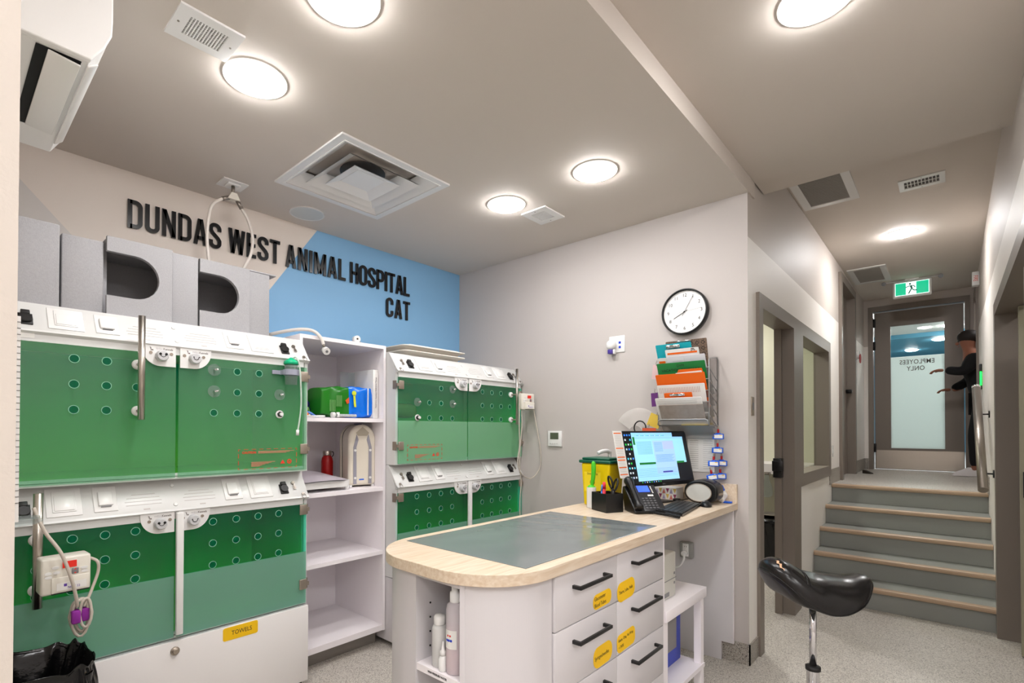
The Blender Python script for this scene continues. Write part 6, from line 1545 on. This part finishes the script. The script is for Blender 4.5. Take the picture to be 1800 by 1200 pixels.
# things glimpsed in the room behind door_1
t = thing('wall_counter', 'white counter edge seen through the open doorway', 'counter', (6.5, 2.0, 1.0))
B().box(6.25, 6.80, 1.10, 2.5, .935, 1.045).build('top_board', M_white, t)
B().box(6.28, 6.80, 1.10, 1.13, .0, .935).build('side_support', M_white, t); B().box(6.28, 6.80, 2.46, 2.49, .0, .935).build('side_support', M_white, t)
t = thing('glass_flask', 'clear glass flask hanging under the white counter in the back room', 'flask', (6.22, 1.50, .70))
B().lathe([(.02, .93), (.025, .88), (.05, .80), (.058, .74), (.05, .70), (.02, .685), (.004, .683)], (6.20, 1.485, 0), 24).build('body', M_acr, t)
B().cyl((6.20, 1.485, .93), (6.20, 1.485, .95), .022).build('neck_ring', M_steeld, t)
q = B(); q.box(6.19, 6.26, 1.46, 1.51, .945, .957); q.build('hanger', M_steeld, t)
t = thing('back_room_bin', 'black bagged bin standing in the back room behind the door frame', 'bin', (5.75, 1.40, 0))
q = B(); q.grid(lambda u, v: (5.80+(.17+.02*math.sin(9*2*PI*u+5*v)*v)*math.cos(2*PI*u), 1.37+(.16+.02*math.sin(7*2*PI*u-4*v)*v)*math.sin(2*PI*u), .002+.50*v+.012*math.sin(11*2*PI*u)*v), 60, 16, True); q.build('bin_bag', M_bag, t)
q = B(); q.ell((5.80, 1.37, .50), .17, .16, .05, 24, 10); q.build('rubbish', M_bag, t)
q = B(); q.lathe([(.06, .552), (.11, .560), (.115, .568), (.06, .562)], (5.80, 1.37, 0), 28); tag(q.build('foil_dish', M_steeld), 'shallow foil dish on top of the back room bin', 'dish')
# ---------------------------------------------------------------- person on the landing
def skin(name, verts, edges, radii, m, parent, root=0, sub=2):
    me = bpy.data.meshes.new(name); me.from_pydata([Vector(v) for v in verts], edges, []); me.materials.append(m)
    o = bpy.data.objects.new(name, me); C.objects.link(o)
    md = o.modifiers.new('skin', 'SKIN'); md.use_smooth_shade = True
    for i, r_ in enumerate(radii):
        me.skin_vertices[0].data[i].radius = (r_, r_) if not isinstance(r_, tuple) else r_
        me.skin_vertices[0].data[i].use_root = (i == root)
    o.modifiers.new('sub', 'SUBSURF').levels = sub; o.modifiers['sub'].render_levels = sub
    attach(o, parent); return o
px_, py_ = 8.46, -.20
t = thing('person', 'person in black clothes and white trainers leaning through the landing doorway', 'person', (px_, py_, LZ))
z = LZ
def P_(dx, dy, dz): return (px_+dx, py_+dy, z+dz)
# pelvis, spine, neck, head ; the figure faces +Y and reaches forward
V = [P_(0, -.10, .93), P_(0, -.08, 1.12), P_(0, -.03, 1.33), P_(0, .0, 1.44), P_(0, .03, 1.52), P_(0, .045, 1.60), P_(0, .05, 1.68),
     P_(-.16, -.02, 1.40), P_(-.20, .08, 1.24), P_(-.17, .20, 1.27), P_(-.17, .25, 1.275),
     P_(.16, -.02, 1.40), P_(.20, .02, 1.16), P_(.18, .14, 1.06), P_(.18, .19, 1.055),
     P_(-.09, -.10, .88), P_(-.10, -.02, .50), P_(-.10, -.02, .10), P_(-.10, .06, .045),
     P_(.09, -.12, .88), P_(.10, -.14, .50), P_(.10, -.24, .12), P_(.10, -.17, .05)]
Ed = [(0, 1), (1, 2), (2, 3), (3, 4), (4, 5), (5, 6), (3, 7), (7, 8), (8, 9), (9, 10), (3, 11), (11, 12), (12, 13), (13, 14), (0, 15), (15, 16), (16, 17), (17, 18), (0, 19), (19, 20), (20, 21), (21, 22)]
Rr = [.13, .115, .14, .09, .05, .085, .075, .06, .045, .032, .03, .06, .045, .032, .03, .09, .06, .045, .035, .09, .06, .045, .035]
body = skin('body', V, Ed, Rr, M_skin, t)
for s_, hx, hy, hz in ((-1, -.17, .25, 1.275), (1, .18, .19, 1.055)):
    vv = [P_(hx, hy, hz), P_(hx, hy+.05, hz)]; ee = [(0, 1)]; rr = [.030, .040]
    for k_, (w_, l_) in enumerate(((-.024, .070), (-.008, .080), (.008, .076), (.024, .062))):
        n0 = len(vv); vv += [P_(hx+w_, hy+.085, hz), P_(hx+w_, hy+.085+l_*.4, hz-.014), P_(hx+w_*1.05, hy+.085+l_*.65, hz-.040)]; ee += [(1, n0), (n0, n0+1), (n0+1, n0+2)]; rr += [.0105, .0095, .008]
    n0 = len(vv); vv += [P_(hx-s_*.036, hy+.055, hz-.006), P_(hx-s_*.048, hy+.090, hz-.016)]; ee += [(1, n0), (n0, n0+1)]; rr += [.010, .008]
    skin('hand', vv, ee, rr, M_skin, t, 0, 1)
shirt_v = [V[i] for i in (0, 1, 2, 3, 7, 8, 10, 11, 12, 14)]
skin('sweater', shirt_v, [(0, 1), (1, 2), (2, 3), (3, 4), (4, 5), (5, 6), (3, 7), (7, 8), (8, 9)], [.155, .14, .16, .10, .085, .062, .050, .085, .062, .050], M_cloth, t)
trv = [V[0]] + [V[i] for i in (15, 16, 17, 19, 20, 21)]
skin('trousers', trv, [(0, 1), (1, 2), (2, 3), (0, 4), (4, 5), (5, 6)], [.145, .11, .083, .062, .11, .083, .062], M_cloth, t)
q = B(); q.ell(P_(0, .035, 1.675), .092, .105, .085, 20, 12); q.tube(catmull([P_(0, -.06, 1.66), P_(0, -.09, 1.60), P_(0, -.10, 1.53)]), [.045]*8+[.04]*8+[.03], 10); q.build('hair', M_hair, t)
q = B()
for s_ in (-1, 1): q.ell(P_(s_*.032, .128, 1.625), .010, .006, .007, 10, 8)
q.build('eyes', M_ink, t)
q = B(); q.ell(P_(0, .137, 1.60), .011, .018, .020, 12, 8); q.build('nose', M_skin, t)
q = B(); q.ell(P_(0, .126, 1.565), .022, .008, .005, 12, 8); q.build('mouth', mat('lip_colour', (150, 80, 72), .6), t)
for s_, (dx, dy, dz) in ((-1, (-.10, .0, .0)), (1, (.10, -.21, .0))):
    q = B()
    def shoe(u, v):
        a = 2*PI*u; r_ = math.sin(PI*min(.98, v*.5+.02)) if 1 else 1
        L_ = .145; k_ = math.sin(a)
        return P_(dx+.045*math.cos(a)*(1-.25*max(0, k_))*math.cos(v*PI/2)**.4 if v < 1 else dx, dy+.045+L_*k_*math.cos(v*PI/2)**(.6 if k_ > 0 else .35) if v < 1 else dy, .004+(.105 if k_ < .2 else .105-.05*(k_-.2))*math.sin(v*PI/2))
    q.grid(shoe, 28, 9, True)
    q.build('shoe', M_shoe, t)
